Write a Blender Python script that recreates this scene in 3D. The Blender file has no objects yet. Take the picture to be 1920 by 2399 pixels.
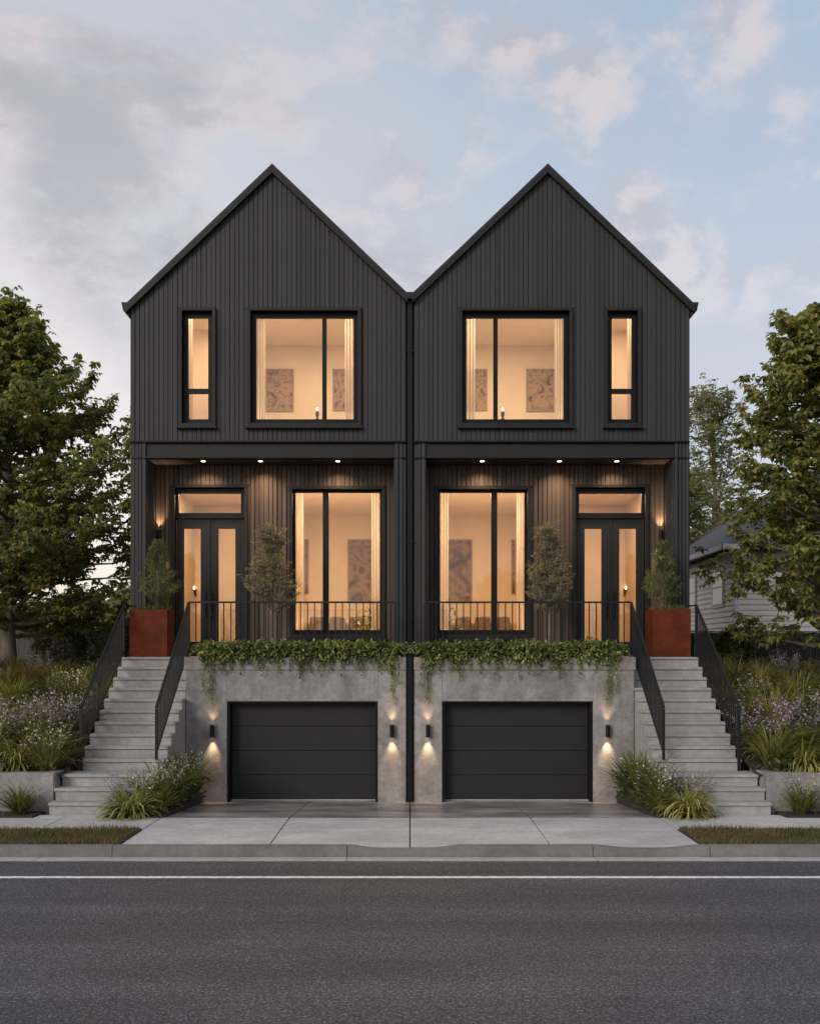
import bpy, math, random
import numpy as np
from mathutils import Vector
R = math.radians
scene = bpy.context.scene
col = scene.collection
random.seed(7)
rng = np.random.default_rng(7)

# ------------------------------------------------------------------ calibration helpers
F = 2436.0          # focal length in photo pixels
HZ = 1537.0         # horizon row
CZ = 2.62           # camera height
def X(px, D): return (px - 960.0) / F * D
def Z(py, D): return CZ + (HZ - py) / F * D

# ------------------------------------------------------------------ object helpers
ORG = {}
def tag(o, label=None, cat=None, group=None, kind=None):
    if label: o['label'] = label
    if cat: o['category'] = cat
    if group: o['group'] = group
    if kind: o['kind'] = kind
    return o
def empty(name, loc=(0, 0, 0), label=None, cat=None, group=None):
    o = bpy.data.objects.new(name, None)
    o.empty_display_size = 0.2
    o.location = loc
    col.objects.link(o)
    ORG[o] = Vector(loc)
    return tag(o, label, cat, group)
def link_mesh(name, me, mat, parent=None, loc=None):
    o = bpy.data.objects.new(name, me)
    if mat is not None and not me.materials: me.materials.append(mat)
    col.objects.link(o)
    if parent is not None: o.parent = parent
    if loc is not None: o.location = loc
    return o
def copy_tree(o, parent=None):
    c = o.copy(); col.objects.link(c)
    if parent is not None: c.parent = parent
    for ch in list(o.children): copy_tree(ch, c)
    return c

class MB:
    """collects polygons; m=-1 mirrors everything across x=0"""
    def __init__(s, m=1): s.v, s.f, s.m = [], [], m
    def face(s, pts):
        n = len(s.v); s.v += [tuple(p) for p in pts]; s.f.append(list(range(n, n + len(pts))))
    def box(s, x0, x1, y0, y1, z0, z1):
        if x0 > x1: x0, x1 = x1, x0
        if y0 > y1: y0, y1 = y1, y0
        if z0 > z1: z0, z1 = z1, z0
        n = len(s.v)
        s.v += [(x0,y0,z0),(x1,y0,z0),(x1,y1,z0),(x0,y1,z0),(x0,y0,z1),(x1,y0,z1),(x1,y1,z1),(x0,y1,z1)]
        for q in ((0,3,2,1),(4,5,6,7),(0,1,5,4),(1,2,6,5),(2,3,7,6),(3,0,4,7)): s.f.append([n+i for i in q])
        return s
    def hexa(s, p):      # 8 points: bottom 0-3 ccw, top 4-7
        n = len(s.v); s.v += [tuple(q) for q in p]
        for q in ((0,3,2,1),(4,5,6,7),(0,1,5,4),(1,2,6,5),(2,3,7,6),(3,0,4,7)): s.f.append([n+i for i in q])
        return s
    def prism_y(s, poly, y0, y1):   # poly in (x,z), counter-clockwise seen from -y
        n = len(s.v); k = len(poly)
        s.v += [(x, y0, z) for x, z in poly] + [(x, y1, z) for x, z in poly]
        s.f.append(list(range(n, n+k))); s.f.append([n+k+i for i in reversed(range(k))])
        for i in range(k):
            j = (i+1) % k; s.f.append([n+i, n+k+i, n+k+j, n+j])
        return s
    def prism_x(s, poly, x0, x1):   # poly in (y,z)
        n = len(s.v); k = len(poly)
        s.v += [(x0, y, z) for y, z in poly] + [(x1, y, z) for y, z in poly]
        s.f.append([n+i for i in reversed(range(k))]); s.f.append([n+k+i for i in range(k)])
        for i in range(k):
            j = (i+1) % k; s.f.append([n+i, n+j, n+k+j, n+k+i])
        return s
    def prism_z(s, poly, z0, z1):   # poly in (x,y) ccw from above
        n = len(s.v); k = len(poly)
        s.v += [(x, y, z0) for x, y in poly] + [(x, y, z1) for x, y in poly]
        s.f.append([n+i for i in reversed(range(k))]); s.f.append([n+k+i for i in range(k)])
        for i in range(k):
            j = (i+1) % k; s.f.append([n+i, n+j, n+k+j, n+k+i])
        return s
    def tube(s, pts, rad, n=6, caps=True):
        pts = [Vector(p) for p in pts]
        if not hasattr(rad, '__len__'): rad = [rad]*len(pts)
        base = len(s.v)
        up0 = Vector((0.31, 0.17, 0.93))
        for i, p in enumerate(pts):
            a = pts[max(i-1, 0)]; b = pts[min(i+1, len(pts)-1)]
            d = (b-a).normalized()
            u = d.cross(up0)
            if u.length < 1e-3: u = d.cross(Vector((1, 0, 0)))
            u.normalize(); w = d.cross(u)
            for k in range(n):
                t = 2*math.pi*k/n
                s.v.append(tuple(p + (u*math.cos(t) + w*math.sin(t))*rad[i]))
        for i in range(len(pts)-1):
            for k in range(n):
                a = base+i*n+k; b = base+i*n+(k+1) % n
                s.f.append([a, a+n, b+n, b])
        if caps:
            s.f.append([base+k for k in range(n)])
            s.f.append([base+(len(pts)-1)*n+k for k in reversed(range(n))])
        return s
    def bar(s, a, b, w, h):    # rectangular bar from a to b
        a, b = Vector(a), Vector(b); d = (b-a).normalized()
        u = d.cross(Vector((0, 0, 1)))
        if u.length < 1e-3: u = Vector((1, 0, 0))
        u.normalize(); v = u.cross(d)
        q = [(-1,-1),(1,-1),(1,1),(-1,1)]
        n = len(s.v)
        for p in (a, b):
            for i, j in q: s.v.append(tuple(p + u*(i*w/2) + v*(j*h/2)))
        for k in range(4):
            j = (k+1) % 4; s.f.append([n+k, n+j, n+4+j, n+4+k])
        s.f.append([n+3, n+2, n+1, n]); s.f.append([n+4, n+5, n+6, n+7])
        return s
    def build(s, name, mat, parent=None, origin=None, smooth=False, bevel=0, recalc=True):
        if parent is not None: org = ORG[parent]
        else: org = Vector(origin or (0, 0, 0))
        m = s.m
        vs = [(x*m - org.x, y - org.y, z - org.z) for x, y, z in s.v]
        fs = [list(reversed(f)) for f in s.f] if m < 0 else s.f
        me = bpy.data.meshes.new(name); me.from_pydata(vs, [], fs)
        if recalc:
            import bmesh
            bm = bmesh.new(); bm.from_mesh(me)
            bmesh.ops.recalc_face_normals(bm, faces=bm.faces); bm.to_mesh(me); bm.free()
        if smooth: me.polygons.foreach_set('use_smooth', [True]*len(me.polygons))
        o = link_mesh(name, me, mat, parent)
        if parent is None: o.location = org
        ORG[o] = org
        if bevel:
            b = o.modifiers.new('bevel', 'BEVEL'); b.width = bevel; b.segments = 2
            b.limit_method = 'ANGLE'; b.angle_limit = R(40)
        return o

def np_mesh(name, verts, loops_per, idx):
    """verts (n,3); idx flat loop indices; loops_per list of face sizes"""
    me = bpy.data.meshes.new(name)
    verts = np.asarray(verts, dtype=np.float32); idx = np.asarray(idx, dtype=np.int32)
    lp = np.asarray(loops_per, dtype=np.int32)
    me.vertices.add(len(verts)); me.vertices.foreach_set('co', verts.ravel())
    me.loops.add(len(idx)); me.loops.foreach_set('vertex_index', idx)
    me.polygons.add(len(lp))
    st = np.concatenate([[0], np.cumsum(lp)[:-1]]).astype(np.int32)
    me.polygons.foreach_set('loop_start', st)
    try: me.polygons.foreach_set('loop_total', lp)
    except Exception: pass
    me.update(calc_edges=True); me.validate()
    return me

# ------------------------------------------------------------------ materials
def mat_new(name):
    m = bpy.data.materials.new(name); m.use_nodes = True
    nt = m.node_tree; nt.nodes.clear()
    out = nt.nodes.new('ShaderNodeOutputMaterial')
    return m, nt, out
def N(nt, t, **kw):
    n = nt.nodes.new(t)
    for k, v in kw.items():
        if k.startswith('i_'):
            key = k[2:]
            key = int(key) if key.isdigit() else key.replace('_', ' ')
            n.inputs[key].default_value = v
        else: setattr(n, k, v)
    return n
def ramp(nt, stops, interp='LINEAR'):
    n = nt.nodes.new('ShaderNodeValToRGB'); n.color_ramp.interpolation = interp
    e = n.color_ramp.elements
    while len(e) < len(stops): e.new(0.5)
    for k, (p, c) in enumerate(stops):
        e[k].position = p; e[k].color = (*c, 1) if len(c) == 3 else c
    return n
def c3(c, k=1.0): return (c[0]*k, c[1]*k, c[2]*k)

def simple(name, c, rough=0.6, var=0.12, scale=6.0, stretch=(1, 1, 1), bump=0.0, bscale=60.0, metallic=0.0, spec=0.5, detail=6, big=None):
    """principled with noise-varied base colour in world position"""
    m, nt, out = mat_new(name); L = nt.links
    b = N(nt, 'ShaderNodeBsdfPrincipled', i_Roughness=rough, i_Metallic=metallic)
    b.inputs['Specular IOR Level'].default_value = spec
    g = N(nt, 'ShaderNodeNewGeometry')
    mp = N(nt, 'ShaderNodeMapping'); mp.inputs['Scale'].default_value = stretch
    L.new(g.outputs['Position'], mp.inputs['Vector'])
    nz = N(nt, 'ShaderNodeTexNoise', i_Scale=scale, i_Detail=detail, i_Roughness=0.6)
    L.new(mp.outputs[0], nz.inputs['Vector'])
    rp = ramp(nt, [(0.3, c3(c, 1-var)), (0.7, c3(c, 1+var))])
    L.new(nz.outputs['Fac'], rp.inputs[0])
    src = rp.outputs[0]
    if big:
        nz2 = N(nt, 'ShaderNodeTexNoise', i_Scale=big[0], i_Detail=4, i_Roughness=0.6)
        L.new(mp.outputs[0], nz2.inputs['Vector'])
        r2 = ramp(nt, [(0.35, (1-big[1],)*3), (0.65, (1+big[1],)*3)])
        L.new(nz2.outputs['Fac'], r2.inputs[0])
        mx = N(nt, 'ShaderNodeMix', data_type='RGBA', blend_type='MULTIPLY'); mx.inputs[0].default_value = 1
        L.new(src, mx.inputs[6]); L.new(r2.outputs[0], mx.inputs[7]); src = mx.outputs[2]
    L.new(src, b.inputs['Base Color'])
    if bump:
        nb = N(nt, 'ShaderNodeTexNoise', i_Scale=bscale, i_Detail=5)
        L.new(g.outputs['Position'], nb.inputs['Vector'])
        bp = N(nt, 'ShaderNodeBump', i_Strength=bump, i_Distance=0.02)
        L.new(nb.outputs['Fac'], bp.inputs['Height']); L.new(bp.outputs[0], b.inputs['Normal'])
    L.new(b.outputs[0], out.inputs[0])
    return m

def board_mat(name, c, c2, axis=0, spacing=0.1, rough=0.6, amount=1.0):
    """painted or stained boards: each board its own tone plus grain streaks along z"""
    m, nt, out = mat_new(name); L = nt.links
    b = N(nt, 'ShaderNodeBsdfPrincipled', i_Roughness=rough)
    b.inputs['Specular IOR Level'].default_value = 0.35
    g = N(nt, 'ShaderNodeNewGeometry'); sx = N(nt, 'ShaderNodeSeparateXYZ')
    L.new(g.outputs['Position'], sx.inputs[0])
    d = N(nt, 'ShaderNodeMath', operation='DIVIDE'); d.inputs[1].default_value = spacing
    L.new(sx.outputs[axis], d.inputs[0])
    fl = N(nt, 'ShaderNodeMath', operation='FLOOR'); L.new(d.outputs[0], fl.inputs[0])
    wn = N(nt, 'ShaderNodeTexWhiteNoise', noise_dimensions='1D'); L.new(fl.outputs[0], wn.inputs['W'])
    mp = N(nt, 'ShaderNodeMapping'); mp.inputs['Scale'].default_value = (55, 55, 1.6)
    L.new(g.outputs['Position'], mp.inputs['Vector'])
    nz = N(nt, 'ShaderNodeTexNoise', i_Scale=1.0, i_Detail=6, i_Roughness=0.65); L.new(mp.outputs[0], nz.inputs['Vector'])
    nz2 = N(nt, 'ShaderNodeTexNoise', i_Scale=0.9, i_Detail=4); L.new(g.outputs['Position'], nz2.inputs['Vector'])
    a1 = N(nt, 'ShaderNodeMath', operation='MULTIPLY_ADD'); a1.inputs[1].default_value = 0.45*amount
    L.new(wn.outputs['Value'], a1.inputs[0])
    s1 = N(nt, 'ShaderNodeMath', operation='MULTIPLY'); s1.inputs[1].default_value = 0.55; L.new(nz.outputs['Fac'], s1.inputs[0])
    L.new(s1.outputs[0], a1.inputs[2])
    a2 = N(nt, 'ShaderNodeMath', operation='MULTIPLY_ADD'); a2.inputs[1].default_value = 0.35
    L.new(nz2.outputs['Fac'], a2.inputs[0]); L.new(a1.outputs[0], a2.inputs[2])
    rp = ramp(nt, [(0.25, c), (0.95, c2)]); L.new(a2.outputs[0], rp.inputs[0])
    L.new(rp.outputs[0], b.inputs['Base Color'])
    bp = N(nt, 'ShaderNodeBump', i_Strength=0.25, i_Distance=0.004); L.new(nz.outputs['Fac'], bp.inputs['Height'])
    L.new(bp.outputs[0], b.inputs['Normal'])
    L.new(b.outputs[0], out.inputs[0])
    return m

def concrete_mat(name, c, rough=0.8, blotch=0.18, pores=True, streak=0.0, stain=None, warm=0.0):
    m, nt, out = mat_new(name); L = nt.links
    b = N(nt, 'ShaderNodeBsdfPrincipled', i_Roughness=rough); b.inputs['Specular IOR Level'].default_value = 0.3
    g = N(nt, 'ShaderNodeNewGeometry')
    def noise(scale, detail=6, st=(1, 1, 1), rough=0.62):
        mp = N(nt, 'ShaderNodeMapping'); mp.inputs['Scale'].default_value = st
        L.new(g.outputs['Position'], mp.inputs['Vector'])
        n = N(nt, 'ShaderNodeTexNoise', i_Scale=scale, i_Detail=detail, i_Roughness=rough)
        L.new(mp.outputs[0], n.inputs['Vector']); return n
    def mul(src, fac, lo, hi, p0=0.33, p1=0.67):
        r = ramp(nt, [(p0, lo), (p1, hi)]); L.new(fac, r.inputs[0])
        mx = N(nt, 'ShaderNodeMix', data_type='RGBA', blend_type='MULTIPLY'); mx.inputs[0].default_value = 1
        L.new(src, mx.inputs[6]); L.new(r.outputs[0], mx.inputs[7]); return mx.outputs[2]
    rgb = N(nt, 'ShaderNodeRGB'); rgb.outputs[0].default_value = (*c, 1); src = rgb.outputs[0]
    n1 = noise(1.3, 8)
    src = mul(src, n1.outputs['Fac'], (1-blotch, 1-blotch, 1-blotch*0.95), (1+blotch,)*3)
    n2 = noise(9, 8); src = mul(src, n2.outputs['Fac'], (0.88, 0.87, 0.86), (1.1, 1.1, 1.1))
    n3 = noise(70, 3); src = mul(src, n3.outputs['Fac'], (0.86, 0.86, 0.86), (1.1, 1.1, 1.1))
    if streak:
        n4 = noise(2.2, 6, (1.6, 1.6, 0.16)); src = mul(src, n4.outputs['Fac'], (1-streak, 1-streak, 1-streak), (1+streak*0.5,)*3)
    if stain:
        n5 = noise(stain[0], 6, stain[1]); src = mul(src, n5.outputs['Fac'], stain[2], (1.12, 1.1, 1.08))
    hgt = n3.outputs['Fac']
    if pores:
        n6 = noise(34, 2); src = mul(src, n6.outputs['Fac'], (0.55, 0.53, 0.51), (1, 1, 1), 0.28, 0.37)
        n7 = noise(3.4, 7, (1, 1, 1), 0.7); src = mul(src, n7.outputs['Fac'], (0.80, 0.78, 0.76), (1.12, 1.11, 1.10), 0.38, 0.62)
        vo = N(nt, 'ShaderNodeTexVoronoi', i_Scale=19.0); L.new(g.outputs['Position'], vo.inputs['Vector'])
        src = mul(src, vo.outputs['Distance'], (0.62, 0.6, 0.58), (1, 1, 1), 0.05, 0.14)
    L.new(src, b.inputs['Base Color'])
    bp = N(nt, 'ShaderNodeBump', i_Strength=0.35, i_Distance=0.006); L.new(hgt, bp.inputs['Height'])
    L.new(bp.outputs[0], b.inputs['Normal']); L.new(b.outputs[0], out.inputs[0])
    return m

def leaf_mat(name, cols, trans=0.35, rough=0.55, spec=0.35):
    """foliage: every leaf island its own tone out of a ramp"""
    m, nt, out = mat_new(name); L = nt.links
    g = N(nt, 'ShaderNodeNewGeometry')
    n = len(cols)
    rp = ramp(nt, [(i/(n-1), c) for i, c in enumerate(cols)]); L.new(g.outputs['Random Per Island'], rp.inputs[0])
    nz = N(nt, 'ShaderNodeTexNoise', i_Scale=1.1, i_Detail=2); L.new(g.outputs['Position'], nz.inputs['Vector'])
    r2 = ramp(nt, [(0.35, (0.72, 0.76, 0.75)), (0.68, (1.3, 1.22, 1.1))]); L.new(nz.outputs['Fac'], r2.inputs[0])
    mx = N(nt, 'ShaderNodeMix', data_type='RGBA', blend_type='MULTIPLY'); mx.inputs[0].default_value = 1
    L.new(rp.outputs[0], mx.inputs[6]); L.new(r2.outputs[0], mx.inputs[7])
    b = N(nt, 'ShaderNodeBsdfPrincipled', i_Roughness=rough); b.inputs['Specular IOR Level'].default_value = spec
    L.new(mx.outputs[2], b.inputs['Base Color'])
    tcx = N(nt, 'ShaderNodeMix', data_type='RGBA', blend_type='MULTIPLY'); tcx.inputs[0].default_value = 1; tcx.inputs[7].default_value = (1.75, 1.7, 1.1, 1)
    L.new(mx.outputs[2], tcx.inputs[6])
    t = N(nt, 'ShaderNodeBsdfTranslucent'); L.new(tcx.outputs[2], t.inputs['Color'])
    ms = N(nt, 'ShaderNodeMixShader'); ms.inputs[0].default_value = trans
    L.new(b.outputs[0], ms.inputs[1]); L.new(t.outputs[0], ms.inputs[2]); L.new(ms.outputs[0], out.inputs[0])
    return m

def emit_mat(name, c, s):
    m, nt, out = mat_new(name)
    e = N(nt, 'ShaderNodeEmission'); e.inputs[0].default_value = (*c, 1); e.inputs[1].default_value = s
    nt.links.new(e.outputs[0], out.inputs[0]); return m

def glass_mat(name, tint=(0.97, 0.97, 0.96)):
    m, nt, out = mat_new(name); L = nt.links
    fr = N(nt, 'ShaderNodeFresnel', i_IOR=1.52)
    k = N(nt, 'ShaderNodeMath', operation='MULTIPLY'); k.inputs[1].default_value = 1.25; L.new(fr.outputs[0], k.inputs[0])
    t = N(nt, 'ShaderNodeBsdfTransparent'); t.inputs[0].default_value = (*tint, 1)
    gl = N(nt, 'ShaderNodeBsdfGlossy', i_Roughness=0.01)
    nz = N(nt, 'ShaderNodeTexNoise', i_Scale=1.2, i_Detail=1)
    g = N(nt, 'ShaderNodeNewGeometry'); L.new(g.outputs['Position'], nz.inputs['Vector'])
    bp = N(nt, 'ShaderNodeBump', i_Strength=0.02, i_Distance=0.05); L.new(nz.outputs['Fac'], bp.inputs['Height']); L.new(bp.outputs[0], gl.inputs['Normal'])
    ms = N(nt, 'ShaderNodeMixShader'); L.new(k.outputs[0], ms.inputs[0]); L.new(t.outputs[0], ms.inputs[1]); L.new(gl.outputs[0], ms.inputs[2])
    L.new(ms.outputs[0], out.inputs[0]); return m

def curtain_mat(name):
    m, nt, out = mat_new(name); L = nt.links
    d = N(nt, 'ShaderNodeBsdfDiffuse'); d.inputs[0].default_value = (0.8, 0.74, 0.66, 1)
    t = N(nt, 'ShaderNodeBsdfTranslucent'); t.inputs[0].default_value = (0.85, 0.78, 0.68, 1)
    a = N(nt, 'ShaderNodeBsdfTransparent'); a.inputs[0].default_value = (1, 0.97, 0.93, 1)
    m1 = N(nt, 'ShaderNodeMixShader'); m1.inputs[0].default_value = 0.5; L.new(d.outputs[0], m1.inputs[1]); L.new(t.outputs[0], m1.inputs[2])
    m2 = N(nt, 'ShaderNodeMixShader'); m2.inputs[0].default_value = 0.3; L.new(m1.outputs[0], m2.inputs[1]); L.new(a.outputs[0], m2.inputs[2])
    L.new(m2.outputs[0], out.inputs[0]); return m

def art_mat(name, cols, seed, scale=3.0):
    m, nt, out = mat_new(name); L = nt.links
    b = N(nt, 'ShaderNodeBsdfPrincipled', i_Roughness=0.8)
    g = N(nt, 'ShaderNodeNewGeometry'); mp = N(nt, 'ShaderNodeMapping'); mp.inputs['Location'].default_value = (seed, seed*0.7, seed*1.3)
    L.new(g.outputs['Position'], mp.inputs['Vector'])
    nz = N(nt, 'ShaderNodeTexNoise', i_Scale=scale, i_Detail=5, i_Distortion=2.6); L.new(mp.outputs[0], nz.inputs['Vector'])
    n = len(cols)
    rp = ramp(nt, [(0.3+0.4*i/(n-1), c) for i, c in enumerate(cols)]); L.new(nz.outputs['Fac'], rp.inputs[0])
    L.new(rp.outputs[0], b.inputs['Base Color']); L.new(b.outputs[0], out.inputs[0]); return m

def asphalt_mat():
    m, nt, out = mat_new('asphalt'); L = nt.links
    b = N(nt, 'ShaderNodeBsdfPrincipled', i_Roughness=0.72); b.inputs['Specular IOR Level'].default_value = 0.42
    g = N(nt, 'ShaderNodeNewGeometry')
    def noise(scale, st=(1, 1, 1), detail=4):
        mp = N(nt, 'ShaderNodeMapping'); mp.inputs['Scale'].default_value = st
        L.new(g.outputs['Position'], mp.inputs['Vector'])
        n = N(nt, 'ShaderNodeTexNoise', i_Scale=scale, i_Detail=detail, i_Roughness=0.65); L.new(mp.outputs[0], n.inputs['Vector']); return n
    n1 = noise(46, detail=5); r1 = ramp(nt, [(0.37, (0.024, 0.0245, 0.0275)), (0.53, (0.068, 0.068, 0.0755)), (0.68, (0.25, 0.25, 0.265))]); L.new(n1.outputs['Fac'], r1.inputs[0])
    src = r1.outputs[0]
    for sc, st, lo, hi in ((1.0, (0.05, 1.1, 1), 0.72, 1.22), (0.9, (0.5, 1, 1), 0.84, 1.14), (22, (1, 1, 1), 0.72, 1.24)):
        n = noise(sc, st, 5); r = ramp(nt, [(0.35, (lo,)*3), (0.65, (hi,)*3)]); L.new(n.outputs['Fac'], r.inputs[0])
        mx = N(nt, 'ShaderNodeMix', data_type='RGBA', blend_type='MULTIPLY'); mx.inputs[0].default_value = 1
        L.new(src, mx.inputs[6]); L.new(r.outputs[0], mx.inputs[7]); src = mx.outputs[2]
    L.new(src, b.inputs['Base Color'])
    bp = N(nt, 'ShaderNodeBump', i_Strength=0.9, i_Distance=0.012); L.new(n1.outputs['Fac'], bp.inputs['Height']); L.new(bp.outputs[0], b.inputs['Normal'])
    L.new(b.outputs[0], out.inputs[0]); return m

def siding_mat(name, c, pitch=0.16):
    m, nt, out = mat_new(name); L = nt.links
    b = N(nt, 'ShaderNodeBsdfPrincipled', i_Roughness=0.6)
    g = N(nt, 'ShaderNodeNewGeometry'); sx = N(nt, 'ShaderNodeSeparateXYZ'); L.new(g.outputs['Position'], sx.inputs[0])
    d = N(nt, 'ShaderNodeMath', operation='DIVIDE'); d.inputs[1].default_value = pitch; L.new(sx.outputs[2], d.inputs[0])
    fr = N(nt, 'ShaderNodeMath', operation='FRACT'); L.new(d.outputs[0], fr.inputs[0])
    nz = N(nt, 'ShaderNodeTexNoise', i_Scale=3.0, i_Detail=5); L.new(g.outputs['Position'], nz.inputs['Vector'])
    rp = ramp(nt, [(0.3, c3(c, 0.9)), (0.7, c3(c, 1.06))]); L.new(nz.outputs['Fac'], rp.inputs[0]); L.new(rp.outputs[0], b.inputs['Base Color'])
    inv = N(nt, 'ShaderNodeMath', operation='SUBTRACT'); inv.inputs[0].default_value = 1; L.new(fr.outputs[0], inv.inputs[1])
    bp = N(nt, 'ShaderNodeBump', i_Strength=1.0, i_Distance=0.03); L.new(inv.outputs[0], bp.inputs['Height']); L.new(bp.outputs[0], b.inputs['Normal'])
    L.new(b.outputs[0], out.inputs[0]); return m

def shingle_mat(name, c):
    m, nt, out = mat_new(name); L = nt.links
    b = N(nt, 'ShaderNodeBsdfPrincipled', i_Roughness=0.85)
    g = N(nt, 'ShaderNodeNewGeometry'); sx = N(nt, 'ShaderNodeSeparateXYZ'); L.new(g.outputs['Position'], sx.inputs[0])
    cb = N(nt, 'ShaderNodeCombineXYZ'); ad = N(nt, 'ShaderNodeMath', operation='ADD'); L.new(sx.outputs[0], ad.inputs[0]); L.new(sx.outputs[1], ad.inputs[1])
    L.new(ad.outputs[0], cb.inputs[0]); L.new(sx.outputs[2], cb.inputs[1])
    br = N(nt, 'ShaderNodeTexBrick'); br.inputs['Scale'].default_value = 3.2; br.inputs['Mortar Size'].default_value = 0.03
    br.inputs['Color1'].default_value = (*c3(c, 0.8), 1); br.inputs['Color2'].default_value = (*c3(c, 1.25), 1); br.inputs['Mortar'].default_value = (*c3(c, 0.45), 1)
    L.new(cb.outputs[0], br.inputs['Vector']); L.new(br.outputs['Color'], b.inputs['Base Color']); L.new(b.outputs[0], out.inputs[0]); return m

M = {}
M['clad'] = board_mat('charcoal_cladding', (0.0215, 0.0213, 0.0222), (0.040, 0.0397, 0.0412))
M['clad_side'] = board_mat('charcoal_cladding_side', (0.0215, 0.0213, 0.0222), (0.040, 0.0397, 0.0412), axis=1)
M['porch'] = board_mat('porch_boards', (0.041, 0.028, 0.0215), (0.108, 0.077, 0.058), amount=1.3)
M['trim'] = simple('trim_paint', (0.0165, 0.0162, 0.0166), 0.5, 0.12, 5, spec=0.25)
M['beam'] = simple('beam_paint', (0.0195, 0.019, 0.0193), 0.55, 0.1, 3, spec=0.25)
M['black'] = simple('black_metal', (0.0075, 0.0075, 0.008), 0.45, 0.2, 14, spec=0.2)
M['rail'] = simple('rail_metal', (0.010, 0.0098, 0.010), 0.45, 0.2, 12, spec=0.3)
M['roof'] = simple('roof_metal', (0.03, 0.03, 0.031), 0.5, 0.1, 3, spec=0.3)
M['soffit'] = board_mat('soffit_boards', (0.045, 0.036, 0.031), (0.085, 0.066, 0.055))
M['garage'] = simple('garage_door_paint', (0.0185, 0.0183, 0.019), 0.55, 0.1, 2.2, spec=0.3, bump=0.04, bscale=140)
M['conc'] = concrete_mat('cast_concrete', (0.285, 0.272, 0.262), streak=0.22, blotch=0.22)
M['step'] = concrete_mat('step_concrete', (0.34, 0.33, 0.318), blotch=0.1, streak=0.08, pores=False)
M['walk'] = concrete_mat('pavement_concrete', (0.455, 0.445, 0.445), blotch=0.12, pores=False, stain=(0.9, (0.45, 1, 1), (0.86, 0.85, 0.86)))
M['drive'] = concrete_mat('driveway_concrete', (0.33, 0.305, 0.295), rough=0.30, blotch=0.32, pores=False, stain=(1.0, (0.5, 1.4, 1), (0.46, 0.44, 0.45)))
M['kerb'] = concrete_mat('kerb_concrete', (0.19, 0.186, 0.182), blotch=0.2, pores=False, stain=(1.2, (0.5, 1, 1), (0.75, 0.74, 0.73)))
M['gutterpan'] = concrete_mat('gutter_concrete', (0.40, 0.385, 0.38), blotch=0.12, pores=False)
M['asphalt'] = asphalt_mat()
M['paint'] = simple('road_paint', (0.66, 0.65, 0.645), 0.6, 0.34, 14, bump=0.1, bscale=150)
M['soil'] = simple('mulch', (0.035, 0.026, 0.021), 0.95, 0.5, 22, bump=0.8, bscale=45)
M['earth'] = simple('earth', (0.05, 0.040, 0.022), 0.95, 0.4, 3, bump=0.3, bscale=20)
def corten():
    m = simple('corten_steel', (0.108, 0.0215, 0.0065), 0.75, 0.2, 7, bump=0.1, bscale=80, big=(2.2, 0.2), spec=0.2)
    return m
M['corten'] = corten()
M['glass'] = glass_mat('window_glass')
M['glass_dark'] = simple('dark_pane', (0.03, 0.035, 0.04), 0.08, 0.1, 2)
M['room'] = simple('room_plaster', (0.72, 0.62, 0.50), 0.8, 0.06, 1.4)
M['ceil'] = simple('ceiling_plaster', (0.78, 0.69, 0.56), 0.85, 0.03, 2)
M['wood'] = simple('hall_wood', (0.42, 0.235, 0.11), 0.5, 0.25, 3, (14, 14, 0.7))
M['floorwood'] = simple('floor_wood', (0.24, 0.15, 0.085), 0.45, 0.25, 4, (1, 8, 1))
M['curtain'] = curtain_mat('sheer_curtain')
M['pframe'] = simple('picture_frame', (0.30, 0.20, 0.12), 0.5, 0.2, 8)
M['art1'] = art_mat('art_upper', [(0.05, 0.03, 0.018), (0.22, 0.14, 0.075), (0.38, 0.27, 0.155), (0.11, 0.06, 0.032)], 3.1, 2.6)
M['art2'] = art_mat('art_lower', [(0.045, 0.024, 0.012), (0.14, 0.08, 0.04), (0.27, 0.17, 0.09), (0.08, 0.045, 0.022)], 8.7, 1.9)
M['sofa'] = simple('sofa_fabric', (0.25, 0.165, 0.10), 0.9, 0.12, 10, bump=0.2, bscale=120)
M['cushion'] = simple('cushion_fabric', (0.075, 0.045, 0.03), 0.9, 0.2, 9)
M['pot'] = simple('clay_pot', (0.20, 0.12, 0.08), 0.8, 0.15, 9)
M['bulb'] = emit_mat('warm_bulb', (1.0, 0.66, 0.34), 14)
M['lens'] = emit_mat('downlight_lens', (1.0, 0.74, 0.46), 9)
M['bark'] = simple('bark', (0.135, 0.108, 0.085), 0.9, 0.35, 7, (1, 1, 0.25), bump=0.6, bscale=35)
M['bark_pale'] = simple('pale_bark', (0.17, 0.14, 0.115), 0.9, 0.3, 12, (1, 1, 0.3), bump=0.4, bscale=50)
M['leafL'] = leaf_mat('maple_leaves', [(0.100, 0.145, 0.070), (0.150, 0.195, 0.082), (0.210, 0.238, 0.088), (0.285, 0.280, 0.088), (0.40, 0.340, 0.088)], 0.48, rough=0.45)
M['leafR'] = leaf_mat('broad_leaves', [(0.105, 0.142, 0.070), (0.165, 0.204, 0.084), (0.232, 0.254, 0.092), (0.300, 0.288, 0.096), (0.38, 0.325, 0.10)], 0.45, rough=0.42)
M['leafB'] = leaf_mat('far_leaves', [(0.165, 0.200, 0.110), (0.21, 0.24, 0.12), (0.26, 0.265, 0.125), (0.30, 0.28, 0.125)], 0.35)
M['hedge'] = leaf_mat('hedge_leaves', [(0.060, 0.085, 0.036), (0.092, 0.115, 0.046), (0.135, 0.15, 0.058)], 0.25)
M['olive'] = leaf_mat('olive_leaves', [(0.20, 0.205, 0.095), (0.28, 0.265, 0.115), (0.36, 0.315, 0.135), (0.43, 0.38, 0.17)], 0.3)
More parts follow.
